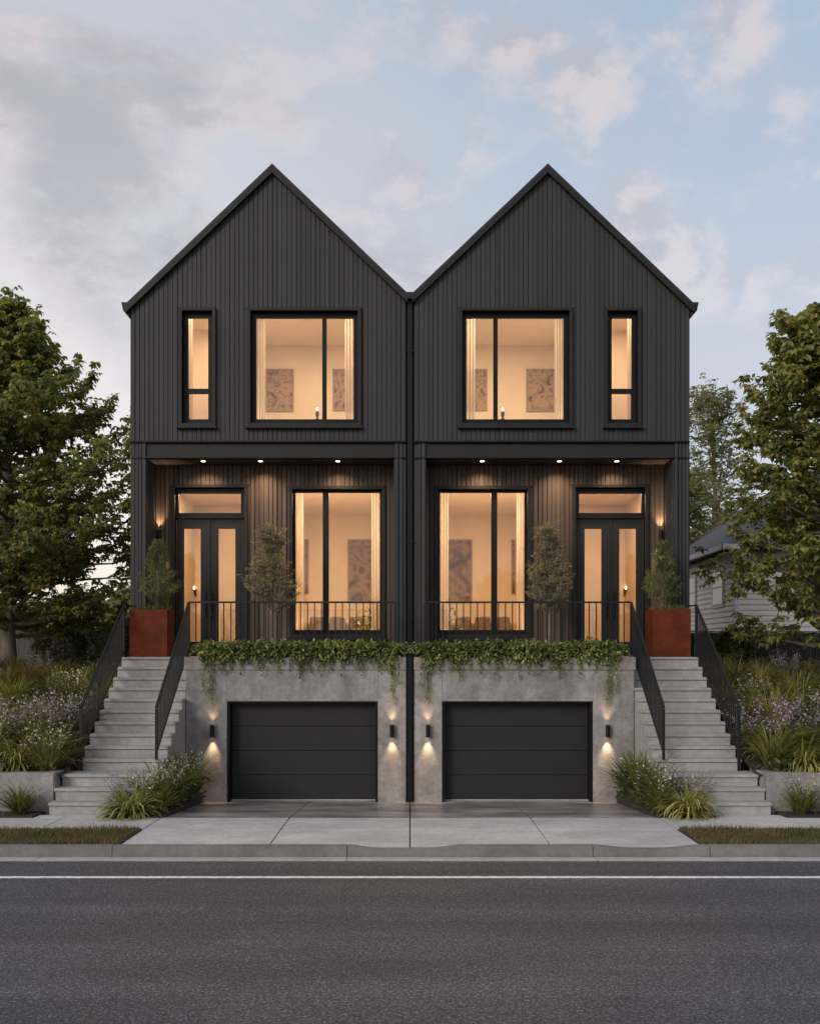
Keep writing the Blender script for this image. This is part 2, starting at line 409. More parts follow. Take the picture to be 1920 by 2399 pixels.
M['cypress'] = leaf_mat('conifer_leaves', [(0.080, 0.105, 0.045), (0.115, 0.135, 0.055), (0.16, 0.17, 0.065), (0.20, 0.20, 0.08)], 0.25)
M['trail'] = leaf_mat('trailing_leaves', [(0.060, 0.090, 0.030), (0.115, 0.160, 0.048), (0.20, 0.24, 0.075), (0.36, 0.38, 0.17)], 0.25, rough=0.4)
M['grassY'] = leaf_mat('yellow_green_blades', [(0.080, 0.092, 0.024), (0.135, 0.140, 0.036), (0.195, 0.185, 0.052), (0.28, 0.25, 0.10)], 0.3)
M['grassG'] = leaf_mat('green_blades', [(0.060, 0.085, 0.028), (0.095, 0.120, 0.038), (0.145, 0.160, 0.052), (0.24, 0.235, 0.11)], 0.3)
M['hosta'] = leaf_mat('pale_edged_blades', [(0.11, 0.13, 0.035), (0.19, 0.195, 0.055), (0.30, 0.285, 0.10), (0.46, 0.42, 0.22)], 0.3)
M['grassT'] = leaf_mat('bright_mound_blades', [(0.14, 0.145, 0.032), (0.21, 0.20, 0.046), (0.29, 0.265, 0.07), (0.38, 0.335, 0.12)], 0.35)
M['grassR'] = leaf_mat('reddish_blades', [(0.125, 0.080, 0.046), (0.175, 0.120, 0.065), (0.20, 0.150, 0.075), (0.135, 0.130, 0.05)], 0.3)
M['lawn'] = leaf_mat('lawn_blades', [(0.085, 0.075, 0.026), (0.12, 0.095, 0.036), (0.16, 0.118, 0.05), (0.095, 0.100, 0.032)], 0.2)
M['stemG'] = simple('green_stem', (0.075, 0.085, 0.04), 0.7, 0.2, 20)
M['lilac'] = leaf_mat('lilac_petals', [(0.34, 0.22, 0.44), (0.48, 0.34, 0.56), (0.66, 0.53, 0.70)], 0.3)
M['pale'] = leaf_mat('pale_petals', [(0.50, 0.42, 0.42), (0.68, 0.60, 0.56), (0.75, 0.68, 0.6)], 0.3)
M['siding'] = siding_mat('white_siding', (0.87, 0.79, 0.70))
M['whitetrim'] = simple('white_trim', (0.70, 0.69, 0.68), 0.55, 0.06, 5)
M['shingle'] = shingle_mat('grey_shingles', (0.115, 0.12, 0.135))
M['fenceL'] = board_mat('grey_fence_boards', (0.055, 0.052, 0.052), (0.105, 0.10, 0.098), spacing=0.15)
M['fenceR'] = board_mat('black_fence_boards', (0.012, 0.012, 0.013), (0.026, 0.025, 0.026), spacing=0.15)

# ------------------------------------------------------------------ depths and key levels
DF, DP, DG, DT = 21.8, 22.65, 20.1, 21.0      # facade, porch wall, garage wall, top step
TZ = 2.60                                     # terrace level
XO, XI = 5.854, 0.09                          # outer and inner edge of a house
XS_O, XS_I = 5.83, 4.34                       # stair edges
APX, APZ, SL = 2.877, 12.91, 0.958            # gable apex and slope
GF = -0.208                                   # garage floor

def roof_z(x): return APZ - SL*abs(x + APX)
def gable_top(x): return roof_z(x) - 0.15

def wall_cells(mb, x0, x1, z0, top, y0, y1, openings, apex=None):
    """solid wall between planes y0,y1 with rectangular openings (xa,xb,za,zb); top is a function or number"""
    tf = top if callable(top) else (lambda x: top)
    xs = sorted(set([x0, x1] + [v for o in openings for v in o[:2] if x0 < v < x1] + ([apex] if apex is not None else [])))
    for a, b in zip(xs, xs[1:]):
        cuts = sorted([(o[2], o[3]) for o in openings if o[0] <= a+1e-6 and o[1] >= b-1e-6])
        z = z0
        for za, zb in cuts:
            if za > z: mb.box(a, b, y0, y1, z, za)
            z = max(z, zb)
        if tf(a) > z or tf(b) > z:
            mb.prism_y([(a, z), (b, z), (b, tf(b)), (a, tf(a))], y0, y1)

def battens(mb, x0, x1, z0, top, y0, depth, openings, spacing=0.1, face=0.079, rnd=None):
    tf = top if callable(top) else (lambda x: top)
    rnd = rnd or random
    n = int(round((x1-x0)/spacing)); sp = (x1-x0)/n
    for i in range(n):
        a = x0 + i*sp + rnd.uniform(0.006, 0.014); b = a + face + rnd.uniform(-0.008, 0.006)
        dp = depth + rnd.uniform(-0.004, 0.004)
        cuts = sorted([(o[2], o[3]) for o in openings if o[0] < b and o[1] > a])
        z = z0
        for za, zb in cuts:
            if za > z + 0.01: mb.box(a, b, y0-dp, y0+0.004, z, za)
            z = max(z, zb)
        if min(tf(a), tf(b)) > z: mb.prism_y([(a, z), (b, z), (b, tf(b)), (a, tf(a))], y0-dp, y0+0.004)

def frame_boxes(mb, xa, xb, za, zb, w, y0, y1, wt=None, wb=None):
    wt = w if wt is None else wt; wb = w if wb is None else wb
    mb.box(xa, xb, y0, y1, zb-wt, zb); mb.box(xa, xb, y0, y1, za, za+wb)
    mb.box(xa, xa+w, y0, y1, za+wb, zb-wt); mb.box(xb-w, xb, y0, y1, za+wb, zb-wt)

def window(house, m, xa, xb, za, zb, D, panes, glass_box, trim=0.07, sill=0.09):
    """opening xa..xb, za..zb in the wall plane D. panes: list of glass rects."""
    gx0, gx1, gz0, gz1 = glass_box
    mb = MB(m)                                     # black sash with its bars: fill between panes
    sy0, sy1 = D+0.075, D+0.15
    xs = sorted(set([xa, xb] + [v for p in panes for v in p[:2]]))
    wall_cells(mb, xa, xb, za, zb, sy0, sy1, panes)
    w = mb.build('window', M['black'], house)
    t = MB(m)
    frame_boxes(t, xa-trim, xb+trim, za-trim, zb+trim, trim, D-0.085, D+0.09)
    t.build('frame', M['trim'], w, bevel=0.004)
    s = MB(m); s.box(xa-trim-0.04, xb+trim+0.03, D-0.125, D-0.02, za-trim-0.045, za-trim-0.003)
    s.build('sill', M['trim'], w, bevel=0.004)
    for p in panes:
        g = MB(m); g.box(p[0]-0.01, p[1]+0.01, D+0.108, D+0.114, p[2]-0.01, p[3]+0.01)
        g.build('pane', M['glass'], w)
    return w

def curtain(m, x0, x1, z0, z1, y, label, group, folds=5):
    vs, fs = [], []
    n = folds*8
    for i in range(n+1):
        t = i/n; x = x0+(x1-x0)*t
        yy = y + 0.028*math.sin(t*folds*2*math.pi) + 0.010*math.sin(t*folds*5.1+1)
        for z in (z0, z1): vs.append((m*x, yy, z))
    for i in range(n): fs.append([2*i, 2*i+2, 2*i+3, 2*i+1])
    me = bpy.data.meshes.new('curtain'); 
    c = Vector((m*(x0+x1)/2, y, z0)); me.from_pydata([tuple(Vector(v)-c) for v in vs], [], fs)
    me.polygons.foreach_set('use_smooth', [True]*len(fs))
    o = link_mesh('curtain', me, M['curtain']); o.location = c
    return tag(o, label, 'curtain', group)

def picture(m, x0, x1, z0, z1, y, art, label):
    cx = (x0+x1)/2
    e = empty('framed_picture', (m*cx, y, z0), label, 'picture', 'framed pictures on the room walls')
    mb = MB(m); frame_boxes(mb, x0, x1, z0, z1, 0.035, y-0.045, y-0.003); mb.build('frame', M['pframe'], e)
    mb = MB(m); mb.box(x0+0.035, x1-0.035, y-0.028, y-0.006, z0+0.035, z1-0.035); mb.build('canvas', M[art], e)

def spot(name, loc, direction, power, angle, blend=0.6, color=(1.0, 0.68, 0.40), radius=0.03):
    l = bpy.data.lights.new(name, 'SPOT'); l.energy = power; l.spot_size = R(angle); l.spot_blend = blend
    l.color = color; l.shadow_soft_size = radius
    o = bpy.data.objects.new(name, l); col.objects.link(o); o.location = loc
    o.rotation_euler = Vector(direction).to_track_quat('-Z', 'Y').to_euler(); return o
def area(name, loc, size, power, color=(1.0, 0.66, 0.36), direction=(0, 0, -1)):
    l = bpy.data.lights.new(name, 'AREA'); l.energy = power; l.size = size; l.color = color
    o = bpy.data.objects.new(name, l); col.objects.link(o); o.location = loc
    o.rotation_euler = Vector(direction).to_track_quat('-Z', 'Y').to_euler(); return o

# ------------------------------------------------------------------ one half of the duplex
def build_house(m, side, other):
    h = empty('gabled_house', (m*2.9, DF, TZ),
              f'{side} of two charcoal board-clad gabled houses, its lit windows mirroring the {other} one', 'house', 'twin gabled houses')
    rnd = random.Random(11 if m > 0 else 12)
    fx = lambda p: X(p, DF)
    px = lambda p: X(p, DP)
    # openings of the upper front
    UL = (fx(587.7), fx(838), Z(992.6, DF), Z(729.8, DF))          # large window
    UN = (fx(427.5), fx(498.5), Z(992.6, DF), Z(729.8, DF))        # narrow window
    ZB = Z(1034.5, DF)                                             # underside of upper cladding
    grow = lambda o, g: (o[0]-g, o[1]+g, o[2]-g, o[3]+g)
    w = MB(m)
    wall_cells(w, -XO, -XI, ZB, gable_top, DF, DF+0.22, [UL, UN], apex=-APX)
    battens(w, -XO, -XI, ZB+0.012, lambda x: gable_top(x)-0.02, DF, 0.018, [grow(UL, 0.07), grow(UN, 0.07)], rnd=rnd)
    w.build('wall', M['clad'], h)
    # side, rear and party walls
    s = MB(m)
    s.box(-XO, -XO+0.22, DF+0.22, DF+12, ZB-4.6, 9.9)
    n = 118
    for i in range(n):
        y = DF+0.1+i*0.1; s.box(-XO-0.03, -XO+0.002, y, y+0.074, TZ-0.3, 9.86)
    s.build('side_wall', M['clad_side'], h)
    b = MB(m); wall_cells(b, -XO+0.22, -XI, -0.3, gable_top, DF+11.8, DF+12, [], apex=-APX)
    b.box(-XI-0.12, -XI, DF+0.22, DF+11.8, GF, 10.0); b.build('rear_wall', M['clad'], h)
    # flashing under the upper cladding, beam, soffit
    f = MB(m); f.box(-XO-0.01, -XI, DF-0.05, DF+0.02, ZB-0.022, ZB-0.002); f.build('flashing', M['black'], h)
    xa, xb = fx(340.8), fx(924.8)
    ZS = Z(1072.7, DF)
    bm_ = MB(m); bm_.box(xa, xb, DF+0.03, DF+0.2, ZS, ZB-0.03)
    bm_.box(xa, xb, DF-0.005, DF+0.03, ZS-0.0, ZS+0.03)
    bm_.build('beam', M['beam'], h, bevel=0.005)
    so = MB(m); so.box(xa, xb, DF+0.2, DP, ZS+0.012, ZS+0.1); so.build('soffit', M['soffit'], h)
    fl = MB(m); fl.box(-XO+0.22, -XI-0.12, DF+0.22, DF+11.8, ZS+0.11, ZB+0.05); fl.build('upper_floor', M['floorwood'], h)
    # corner posts, clad like the wall, with trim strips and a band
    for (a, c, nm) in ((-XO, xa, 'o'), (xb, -XI, 'i')):
        p = MB(m); p.box(a, c, DF+0.03, DP, TZ-0.02, ZB-0.025)
        wd = (c-a-0.07)/2
        battens(p, a+0.005, c-0.075, TZ-0.02, ZB-0.03, DF+0.03, 0.03, [], spacing=max(0.075, (c-a-0.07)/(3 if nm == 'o' else 2)), face=0.06, rnd=rnd)
        sx = (c-0.07, c) if nm == 'o' else (a, a+0.07)
        if nm == 'i': p.box(a, a+0.065, DF-0.012, DF+0.03, TZ-0.02, ZB-0.03)
        else: p.box(c-0.065, c, DF-0.012, DF+0.03, TZ-0.02, ZB-0.03)
        # boards on the inner return
        yy = DF+0.06
        while yy < DP-0.1:
            if nm == 'o': p.box(c-0.002, c+0.022, yy, yy+0.075, TZ, ZS)
            else: p.box(a-0.022, a+0.002, yy, yy+0.075, TZ, ZS)
            yy += 0.1
        col_ = p.build('corner_post', M['clad'], h)
        q = MB(m); q.box(a-0.012, c+0.004, DF-0.022, DF+0.01, ZS-0.012, ZS+0.008); q.build('band', M['black'], col_)
    # porch wall with door and window openings
    DO = (px(411), px(573), TZ, Z(1143, DP))
    WO = (px(685.6), px(894.5), Z(1487, DP), Z(1147, DP))
    pw = MB(m)
    wall_cells(pw, xa, xb, TZ-0.01, ZS+0.01, DP, DP+0.2, [DO, WO])
    battens(pw, xa+0.02, xb-0.02, TZ+0.01, ZS+0.005, DP, 0.034, [grow(DO, 0.07), grow(WO, 0.075)], spacing=0.098, rnd=rnd)
    pw.build('porch_wall', M['porch'], h)
    # roof
    for side_r in (0, 1):
        r = MB(m)
        x_out = -5.93 if side_r == 0 else -0.05
        za, zo = APZ, roof_z(x_out)
        y0, y1 = DF-0.10, DF+12.1
        poly = [(x_out, zo-0.10), (-APX, za-0.10), (-APX, za), (x_out, zo)] if side_r == 0 else [(-APX, za-0.10), (x_out, zo-0.10), (x_out, zo), (-APX, za)]
        r.prism_y(poly, y0, y1)
        # standing seams
        for k in range(26):
            yy = DF+0.4+k*0.45
            P = [(x_out, zo+0.03), (-APX, za+0.03)]
            r.hexa([(x_out, yy, zo-0.01), (-APX, yy, za-0.01), (-APX, yy+0.02, za-0.01), (x_out, yy+0.02, zo-0.01),
                    (x_out, yy, zo+0.025), (-APX, yy, za+0.025), (-APX, yy+0.02, za+0.025), (x_out, yy+0.02, zo+0.025)])
        ro = r.build('roof', M['roof'], h)
        t = MB(m)
        poly = [(x_out, zo-0.20), (-APX, za-0.20), (-APX, za-0.055), (x_out, zo-0.055)] if side_r == 0 else [(-APX, za-0.20), (x_out, zo-0.20), (x_out, zo-0.055), (-APX, za-0.055)]
        t.prism_y(poly, DF-0.125, DF-0.04)
        t.build('rake_board', M['trim'], ro, bevel=0.004)
    # eaves gutter with its end profile
    g = MB(m); g.prism_y([(-6.035, 10.024), (-5.998, 9.847), (-5.868, 9.70), (-5.862, 10.024)], DF-0.06, DF+12)
    g.build('gutter', M['trim'], h)
    # windows
    gz0, gz1 = Z(983, DF+0.11), Z(745.6, DF+0.11)
    G = lambda p: X(p, DF+0.11)
    window(h, m, *UL, DF, [(G(600.5), G(754.9), gz0, gz1), (G(765), G(828.2), gz0, gz1)], (G(600.5), G(828.2), gz0, gz1))
    window(h, m, *UN, DF, [(G(441.4), G(488.4), Z(911.5, DF+0.11), gz1), (G(442.5), G(488.4), gz0, Z(922.5, DF+0.11))], (G(441.4), G(488.4), gz0, gz1))
    G2 = lambda p: X(p, DP+0.11)
    wz0, wz1 = Z(1476.3, DP+0.11), Z(1154.6, DP+0.11)
    window(h, m, *WO, DP, [(G2(692.5), G2(756), wz0, wz1), (G2(770), G2(889.5), wz0, wz1)], (0, 0, 0, 0), trim=0.075)
    # door frame, transom, two leaves
    df = MB(m)
    tr0, tr1 = Z(1202.5, DP+0.11), Z(1156.7, DP+0.11)
    TG = (G2(419), G2(565), tr0, tr1)
    hd = Z(1216.7, DP+0.1)
    frame_boxes(df, DO[0]-0.07, DO[1]+0.07, TZ-0.6, DO[3]+0.07, 0.07, DP-0.085, DP+0.09, wb=0.01)
    dfo = MB(m); dfo.box(DO[0]-0.07, DO[1]+0.07, DP-0.085, DP+0.09, DO[3], DO[3]+0.07)
    dfo.box(DO[0]-0.07, DO[0], DP-0.085, DP+0.09, TZ+0.002, DO[3]); dfo.box(DO[1], DO[1]+0.07, DP-0.085, DP+0.09, TZ+0.002, DO[3])
    dfo.build('door_frame', M['trim'], h, bevel=0.004)
    ts = MB(m); wall_cells(ts, DO[0], DO[1], hd+0.005, DO[3], DP+0.06, DP+0.15, [TG])
    ts.box(DO[0], DO[1], DP+0.02, DP+0.06, hd+0.012, hd+0.06)
    tsm = ts.build('transom', M['black'], h)
    g = MB(m); g.box(TG[0]-0.01, TG[1]+0.01, DP+0.108, DP+0.114, TG[2]-0.01, TG[3]+0.01); g.build('pane', M['glass'], tsm)
    mid = G2(491.5)
    for (a, c, ga, gb, hx) in ((DO[0]+0.012, mid-0.004, G2(431.3), G2(470.6), mid-0.075), (mid+0.004, DO[1]-0.012, G2(512), G2(551.7), mid+0.075)):
        d = MB(m); gz = (ga, gb, Z(1503.8, DP+0.11), Z(1239, DP+0.11))
        wall_cells(d, a, c, TZ+0.012, hd, DP+0.075, DP+0.13, [gz])
        do = d.build('door', M['trim'], h)
        g = MB(m); g.box(ga-0.008, gb+0.008, DP+0.1, DP+0.106, gz[2]-0.008, gz[3]+0.008); g.build('pane', M['glass'], do)
        k = MB(m)
        k.tube([(hx, DP+0.02, TZ+0.95), (hx, DP+0.02, TZ+1.42)], 0.013, 8)
        for zz in (TZ+1.0, TZ+1.37): k.tube([(hx, DP+0.02, zz), (hx, DP+0.077, zz)], 0.009, 6)
        k.box(hx-0.022, hx+0.022, DP+0.062, DP+0.076, TZ+0.84, TZ+0.93)
        k.build('handle', M['black'], do)
    a = MB(m); a.box(mid-0.022, mid+0.022, DP+0.05, DP+0.075, TZ+0.012, hd); a.build('astragal', M['trim'], h)
    # ---------------- concrete base: garage wall, terrace slab, garage door
    ga0, ga1, gt = X(531.4, DG), X(884.9, DG), Z(1643.4, DG)
    gw = MB(m)
    wall_cells(gw, -4.33, -0.075, -0.5, TZ-0.25, DG, DG+0.35, [(ga0, ga1, -0.5, gt)])
    gwo = gw.build('garage_wall', M['conc'], h, bevel=0.008)
    te = MB(m); te.box(-4.36, -0.072, DG-0.025, DP-0.005, TZ-0.25, TZ)
    te.box(-XS_O, -4.36, DT+0.01+0.9, DP-0.005, TZ-0.24, TZ-0.003)
    te.build('terrace', M['conc'], h, bevel=0.01)
    bs = MB(m); bs.box(-XO+0.03, -4.4, DF+0.05, DF+0.3, -0.4, TZ-0.26); bs.box(-4.33, -4.1, DG+0.36, DF+0.3, -0.4, TZ-0.26)
    bs.build('base_wall', M['conc'], h)
    DD = DG+0.26
    gd = MB(m)
    ph = (gt-0.02-GF-0.02)/4
    for k in range(4):
        gd.box(ga0+0.055, ga1-0.055, DD, DD+0.06, GF+0.02+k*ph+0.006, GF+0.02+(k+1)*ph-0.006)
    gd.box(ga0+0.06, ga1-0.06, DD+0.03, DD+0.05, GF+0.02, gt-0.02)
    gdo = gd.build('garage_door', M['garage'], h, bevel=0.004)
    gf = MB(m)
    gf.box(ga0-0.001, ga0+0.05, DG+0.03, DD+0.09, GF, gt); gf.box(ga1-0.05, ga1+0.001, DG+0.03, DD+0.09, GF, gt)
    gf.box(ga0+0.05, ga1-0.05, DG+0.03, DD+0.09, gt-0.035, gt+0.001)
    gf.build('garage_frame', M['black'], h)
    sl = MB(m); sl.box(ga0+0.05, ga1-0.05, DD-0.012, DD+0.03, GF, GF+0.018); sl.build('door_seal', M['gutterpan'], gdo)
    # ---------------- interiors
    def room(x0, x1, y0, y1, z0, z1, wallm='room', name='room'):
        r = MB(m); r.box(x0, x1, y1, y1+0.05, z0, z1); r.box(x0-0.05, x0, y0, y1, z0, z1); r.box(x1, x1+0.05, y0, y1, z0, z1)
        ro = r.build('room_wall', M[wallm], h)
        c = MB(m); c.box(x0-0.05, x1+0.05, y0, y1+0.05, z1, z1+0.05); c.build('ceiling', M['ceil'], h)
        c = MB(m); c.box(x0-0.05, x1+0.05, y0, y1+0.05, z0-0.05, z0); c.build('floor', M['floorwood'], h)
        c = MB(m); c.box(x0, x1, y1-0.025, y1, z0, z0+0.12); c.build('skirting', M['ceil'], h)
        return ro
    RU = 25.35
    room(-3.75, -0.3, DF+0.23, RU, ZB+0.12, 10.2)
    room(-5.55, -3.86, DF+0.23, 24.2, ZB+0.12, 10.2)
    RL = 28.3
    room(-3.05, -0.32, DP+0.21, RL, TZ, 6.48)
    room(-5.5, -3.16, DP+0.21, 26.6, TZ, 6.48)
    cb = MB(m); cb.box(-3.95, -3.18, DP+1.6, 25.6, TZ, 5.65); cb.build('hall_cupboard', M['wood'], h)
    # lamps of the rooms; the unseen uplights are added to brighten the ceilings
    area('room_light', (m*-2.0, DF+0.95, 10.15), 0.7, 138, color=(1, 0.71, 0.43))
    area('added_uplight', (m*-3.5, DF+0.6, ZB+0.3), 0.3, 12, color=(1, 0.74, 0.48), direction=(0.25*m, 0.35, 1))
    area('added_uplight', (m*-0.55, DF+0.6, ZB+0.3), 0.3, 12, color=(1, 0.74, 0.48), direction=(-0.25*m, 0.35, 1))
    area('room_light', (m*-4.5, DF+0.9, 10.15), 0.5, 62, color=(1, 0.68, 0.42))
    area('room_light', (m*-1.7, DP+1.3, 6.43), 0.8, 215, color=(1, 0.67, 0.38))
    area('added_uplight', (m*-2.85, DP+0.6, TZ+0.5), 0.3, 22, color=(1, 0.62, 0.31), direction=(0.3*m, 0.5, 1))
    area('room_light', (m*-4.4, DP+1.3, 6.43), 0.5, 112, color=(1, 0.65, 0.34))
    hs = side
    # curtains
    cz0, cz1 = ZB+0.14, 10.1
    cg = 'sheer curtains behind the windows'
    curtain(m, G(597)-0.02, X(622, DF+0.35), cz0, cz1, DF+0.34, f'sheer curtain on the outer edge of the {hs} house upper window', cg, 4)
    curtain(m, X(808, DF+0.35), G(832)+0.02, cz0, cz1, DF+0.34, f'sheer curtain on the inner edge of the {hs} house upper window', cg, 4)
    curtain(m, G2(688), X(711, DP+0.35), TZ+0.03, 6.4, DP+0.36, f'sheer curtain on the outer edge of the {hs} house porch window', cg, 4)
    curtain(m, X(870, DP+0.35), G2(895), TZ+0.03, 6.4, DP+0.36, f'sheer curtain on the inner edge of the {hs} house porch window', cg, 4)
    curtain(m, G(430), X(452, DF+0.35), cz0, cz1, DF+0.34, f'sheer curtain in the {hs} house narrow window', cg, 3)
    # pictures
    picture(m, X(622.5, RU), X(688, RU), Z(964, RU), Z(865, RU), RU, 'art1', f'framed abstract picture behind the large pane of the {hs} house upper window')
    picture(m, X(779, RU), X(846, RU), Z(962, RU), Z(865, RU), RU, 'art1', f'framed abstract picture half behind the curtain of the {hs} house upper window')
    picture(m, X(814, RL), X(872, RL), Z(1412, RL), Z(1264, RL), RL, 'art2', f'tall brown framed picture seen through the {hs} house porch window')
    picture(m, X(713, RL), X(723, RL), Z(1392, RL), Z(1264, RL), RL, 'art2', f'narrow picture beside the outer curtain of the {hs} house porch window')
    # sofa
    sx0, sx1, sy = -2.72, -0.98, 24.4
    sf = empty('sofa', (m*(sx0+sx1)/2, sy, TZ), f'fabric sofa behind the balcony bars of the {hs} house porch window', 'sofa', 'sofas behind the porch windows')
    q = MB(m); q.box(sx0, sx1, sy, sy+0.85, TZ+0.1, TZ+0.4); q.build('base', M['sofa'], sf, bevel=0.03)
    q = MB(m); q.box(sx0, sx1, sy+0.62, sy+0.88, TZ+0.4, TZ+0.84); q.build('backrest', M['sofa'], sf, bevel=0.06)
    for a in (sx0, sx1-0.2):
        q = MB(m); q.box(a, a+0.2, sy-0.01, sy+0.86, TZ+0.1, TZ+0.62); q.build('arm', M['sofa'], sf, bevel=0.05)
    for k in range(2):
        a = sx0+0.22+k*0.73; q = MB(m); q.box(a, a+0.71, sy-0.02, sy+0.62, TZ+0.41, TZ+0.56); q.build('seat_cushion', M['sofa'], sf, bevel=0.05)
    for k in range(3):
        a = sx0+0.3+k*0.47; q = MB(m)
        q.hexa([(a, sy+0.38, TZ+0.57), (a+0.42, sy+0.38, TZ+0.57), (a+0.42, sy+0.5, TZ+0.57), (a, sy+0.5, TZ+0.57),
                (a+0.03, sy+0.5, TZ+0.97), (a+0.39, sy+0.5, TZ+0.95), (a+0.39, sy+0.6, TZ+0.95), (a+0.03, sy+0.6, TZ+0.97)])
        q.build('throw_pillow', M['cushion'], sf, bevel=0.05)
    # small lamp on the upper window ledge and hall lamp
    lx, ly, lz = X(743, DF+0.5), DF+0.5, Z(984, DF+0.5)
    l = empty('table_lamp', (m*lx, ly, ZB+0.12), f'small dark lamp standing behind the bar of the {hs} house upper window', 'lamp', 'small lamps behind the upper windows')
    q = MB(m); q.box(lx-0.25, lx+0.25, ly-0.1, ly+0.2, ZB+0.121, lz-0.02); q.build('side_table', M['ceil'], l)
    q = MB(m); q.tube([(lx, ly, lz-0.02), (lx, ly, lz+0.02), (lx, ly, lz+0.05), (lx, ly, lz+0.09), (lx, ly, lz+0.15), (lx, ly, lz+0.2)], [0.05, 0.045, 0.015, 0.035, 0.045, 0.012], 10); q.build('lamp_base', M['cushion'], l, smooth=True)
    q = MB(m); q.tube([(lx, ly, lz+0.2), (lx, ly, lz+0.23), (lx, ly, lz+0.27)], [0.012, 0.018, 0.004], 8); q.build('bulb', M['bulb'], l, smooth=True)
    HY = 26.58
    hx, hz = X(457, HY), Z(1385, HY)
    l = empty('hall_lamp', (m*hx, HY, hz-0.2), f'small lit wall lamp seen through the outer door pane of the {hs} house', 'lamp', 'hall lamps behind the doors')
    q = MB(m); q.box(hx-0.035, hx+0.035, HY-0.02, HY, hz-0.13, hz+0.06); q.tube([(hx, HY-0.02, hz-0.05), (hx, HY-0.12, hz-0.07), (hx, HY-0.12, hz)], 0.012, 6)
    q.tube([(hx, HY-0.12, hz-0.02), (hx, HY-0.12, hz+0.04)], [0.03, 0.055], 10); q.build('bracket', M['cushion'], l)
    q = MB(m); q.tube([(hx, HY-0.12, hz+0.04), (hx, HY-0.12, hz+0.09), (hx, HY-0.12, hz+0.12)], [0.018, 0.022, 0.006], 8); q.build('bulb', M['bulb'], l, smooth=True)
    # potted plant at the sofa end
    pxx, pyy = -0.82, 24.3
    l = empty('potted_plant', (m*pxx, pyy, TZ), f'leafy potted plant inside the inner corner of the {hs} house porch window', 'plant', 'potted plants behind the porch windows')
    q = MB(m); q.tube([(pxx, pyy, TZ+0.001), (pxx, pyy, TZ+0.38)], [0.13, 0.18], 14); q.build('pot', M['pot'], l)
    pts = [(m*(pxx+rnd.gauss(0, 0.16)) - m*pxx, rnd.gauss(0, 0.12), 0.42+rnd.random()*0.72) for _ in range(170)]
    me = leaves_mesh('foliage', np.array(pts), 0.13, seed=5, droop=0.4); link_mesh('foliage', me, M['trail'], l)
    return h

# ------------------------------------------------------------------ foliage generators
LEAF_LOBED = (np.array([(0,0,0),(0.40,0.22,0.05),(0.24,0.44,0.04),(0.36,0.70,0.06),(0,1.0,-0.04),(-0.36,0.70,0.06),(-0.24,0.44,0.04),(-0.40,0.22,0.05)]), [[0,1,2,3,4],[0,4,5,6,7]])
LEAF_FOLD = (np.array([(0,0,0),(0.30,0.30,0.10),(0.24,0.66,0.04),(0,1.0,-0.26),(-0.24,0.66,0.04),(-0.30,0.30,0.10),(0,0.48,0.0)]), [[0,1,6],[1,2,6],[2,3,6],[3,4,6],[4,5,6],[5,0,6]])
LEAF_OVAL = (np.array([(0,0,0),(0.24,0.35,0.05),(0.17,0.72,0.04),(0,1.0,-0.06),(-0.17,0.72,0.04),(-0.24,0.35,0.05)]), [[0,1,2,3],[0,3,4,5]])
LEAF_NARROW = (np.array([(0,0,0),(0.10,0.4,0.03),(0,1.0,-0.05),(-0.10,0.4,0.03)]), [[0,1,2],[0,2,3]])
def rand_frames(n, r, droop=0.3, outward=None):
    """random leaf frames: y along the leaf, z the leaf normal"""
    a = r.uniform(0, 2*np.pi, n); el = r.normal(-droop, 0.55, n)
    y = np.stack([np.cos(a)*np.cos(el), np.sin(a)*np.cos(el), np.sin(el)], 1)
    if outward is not None:
        y = y*0.75 + outward; y /= np.linalg.norm(y, axis=1)[:, None]+1e-9
    up = np.stack([r.normal(0, 0.45, n), r.normal(0, 0.45, n), np.ones(n)], 1)
    x = np.cross(y, up); x /= np.linalg.norm(x, axis=1)[:, None]+1e-9
    z = np.cross(x, y)
    return np.stack([x, y, z], 1)
def leaves_mesh(name, P, size, seed=1, droop=0.3, shape=LEAF_OVAL, outward=None, jitter=0.3):
    r = np.random.default_rng(seed); n = len(P)
    T, faces = shape; k = len(T)
    Fm = rand_frames(n, r, droop, outward)
    s = size*(1+r.uniform(-jitter, jitter, n))
    V = np.einsum('kj,nji->nki', T, Fm)*s[:, None, None] + P[:, None, :]
    tmpl = np.concatenate([np.array(f) for f in faces]); lens = [len(f) for f in faces]
    idx = (tmpl[None, :] + (np.arange(n)*k)[:, None]).ravel()
    return np_mesh(name, V.reshape(-1, 3), lens*n, idx)

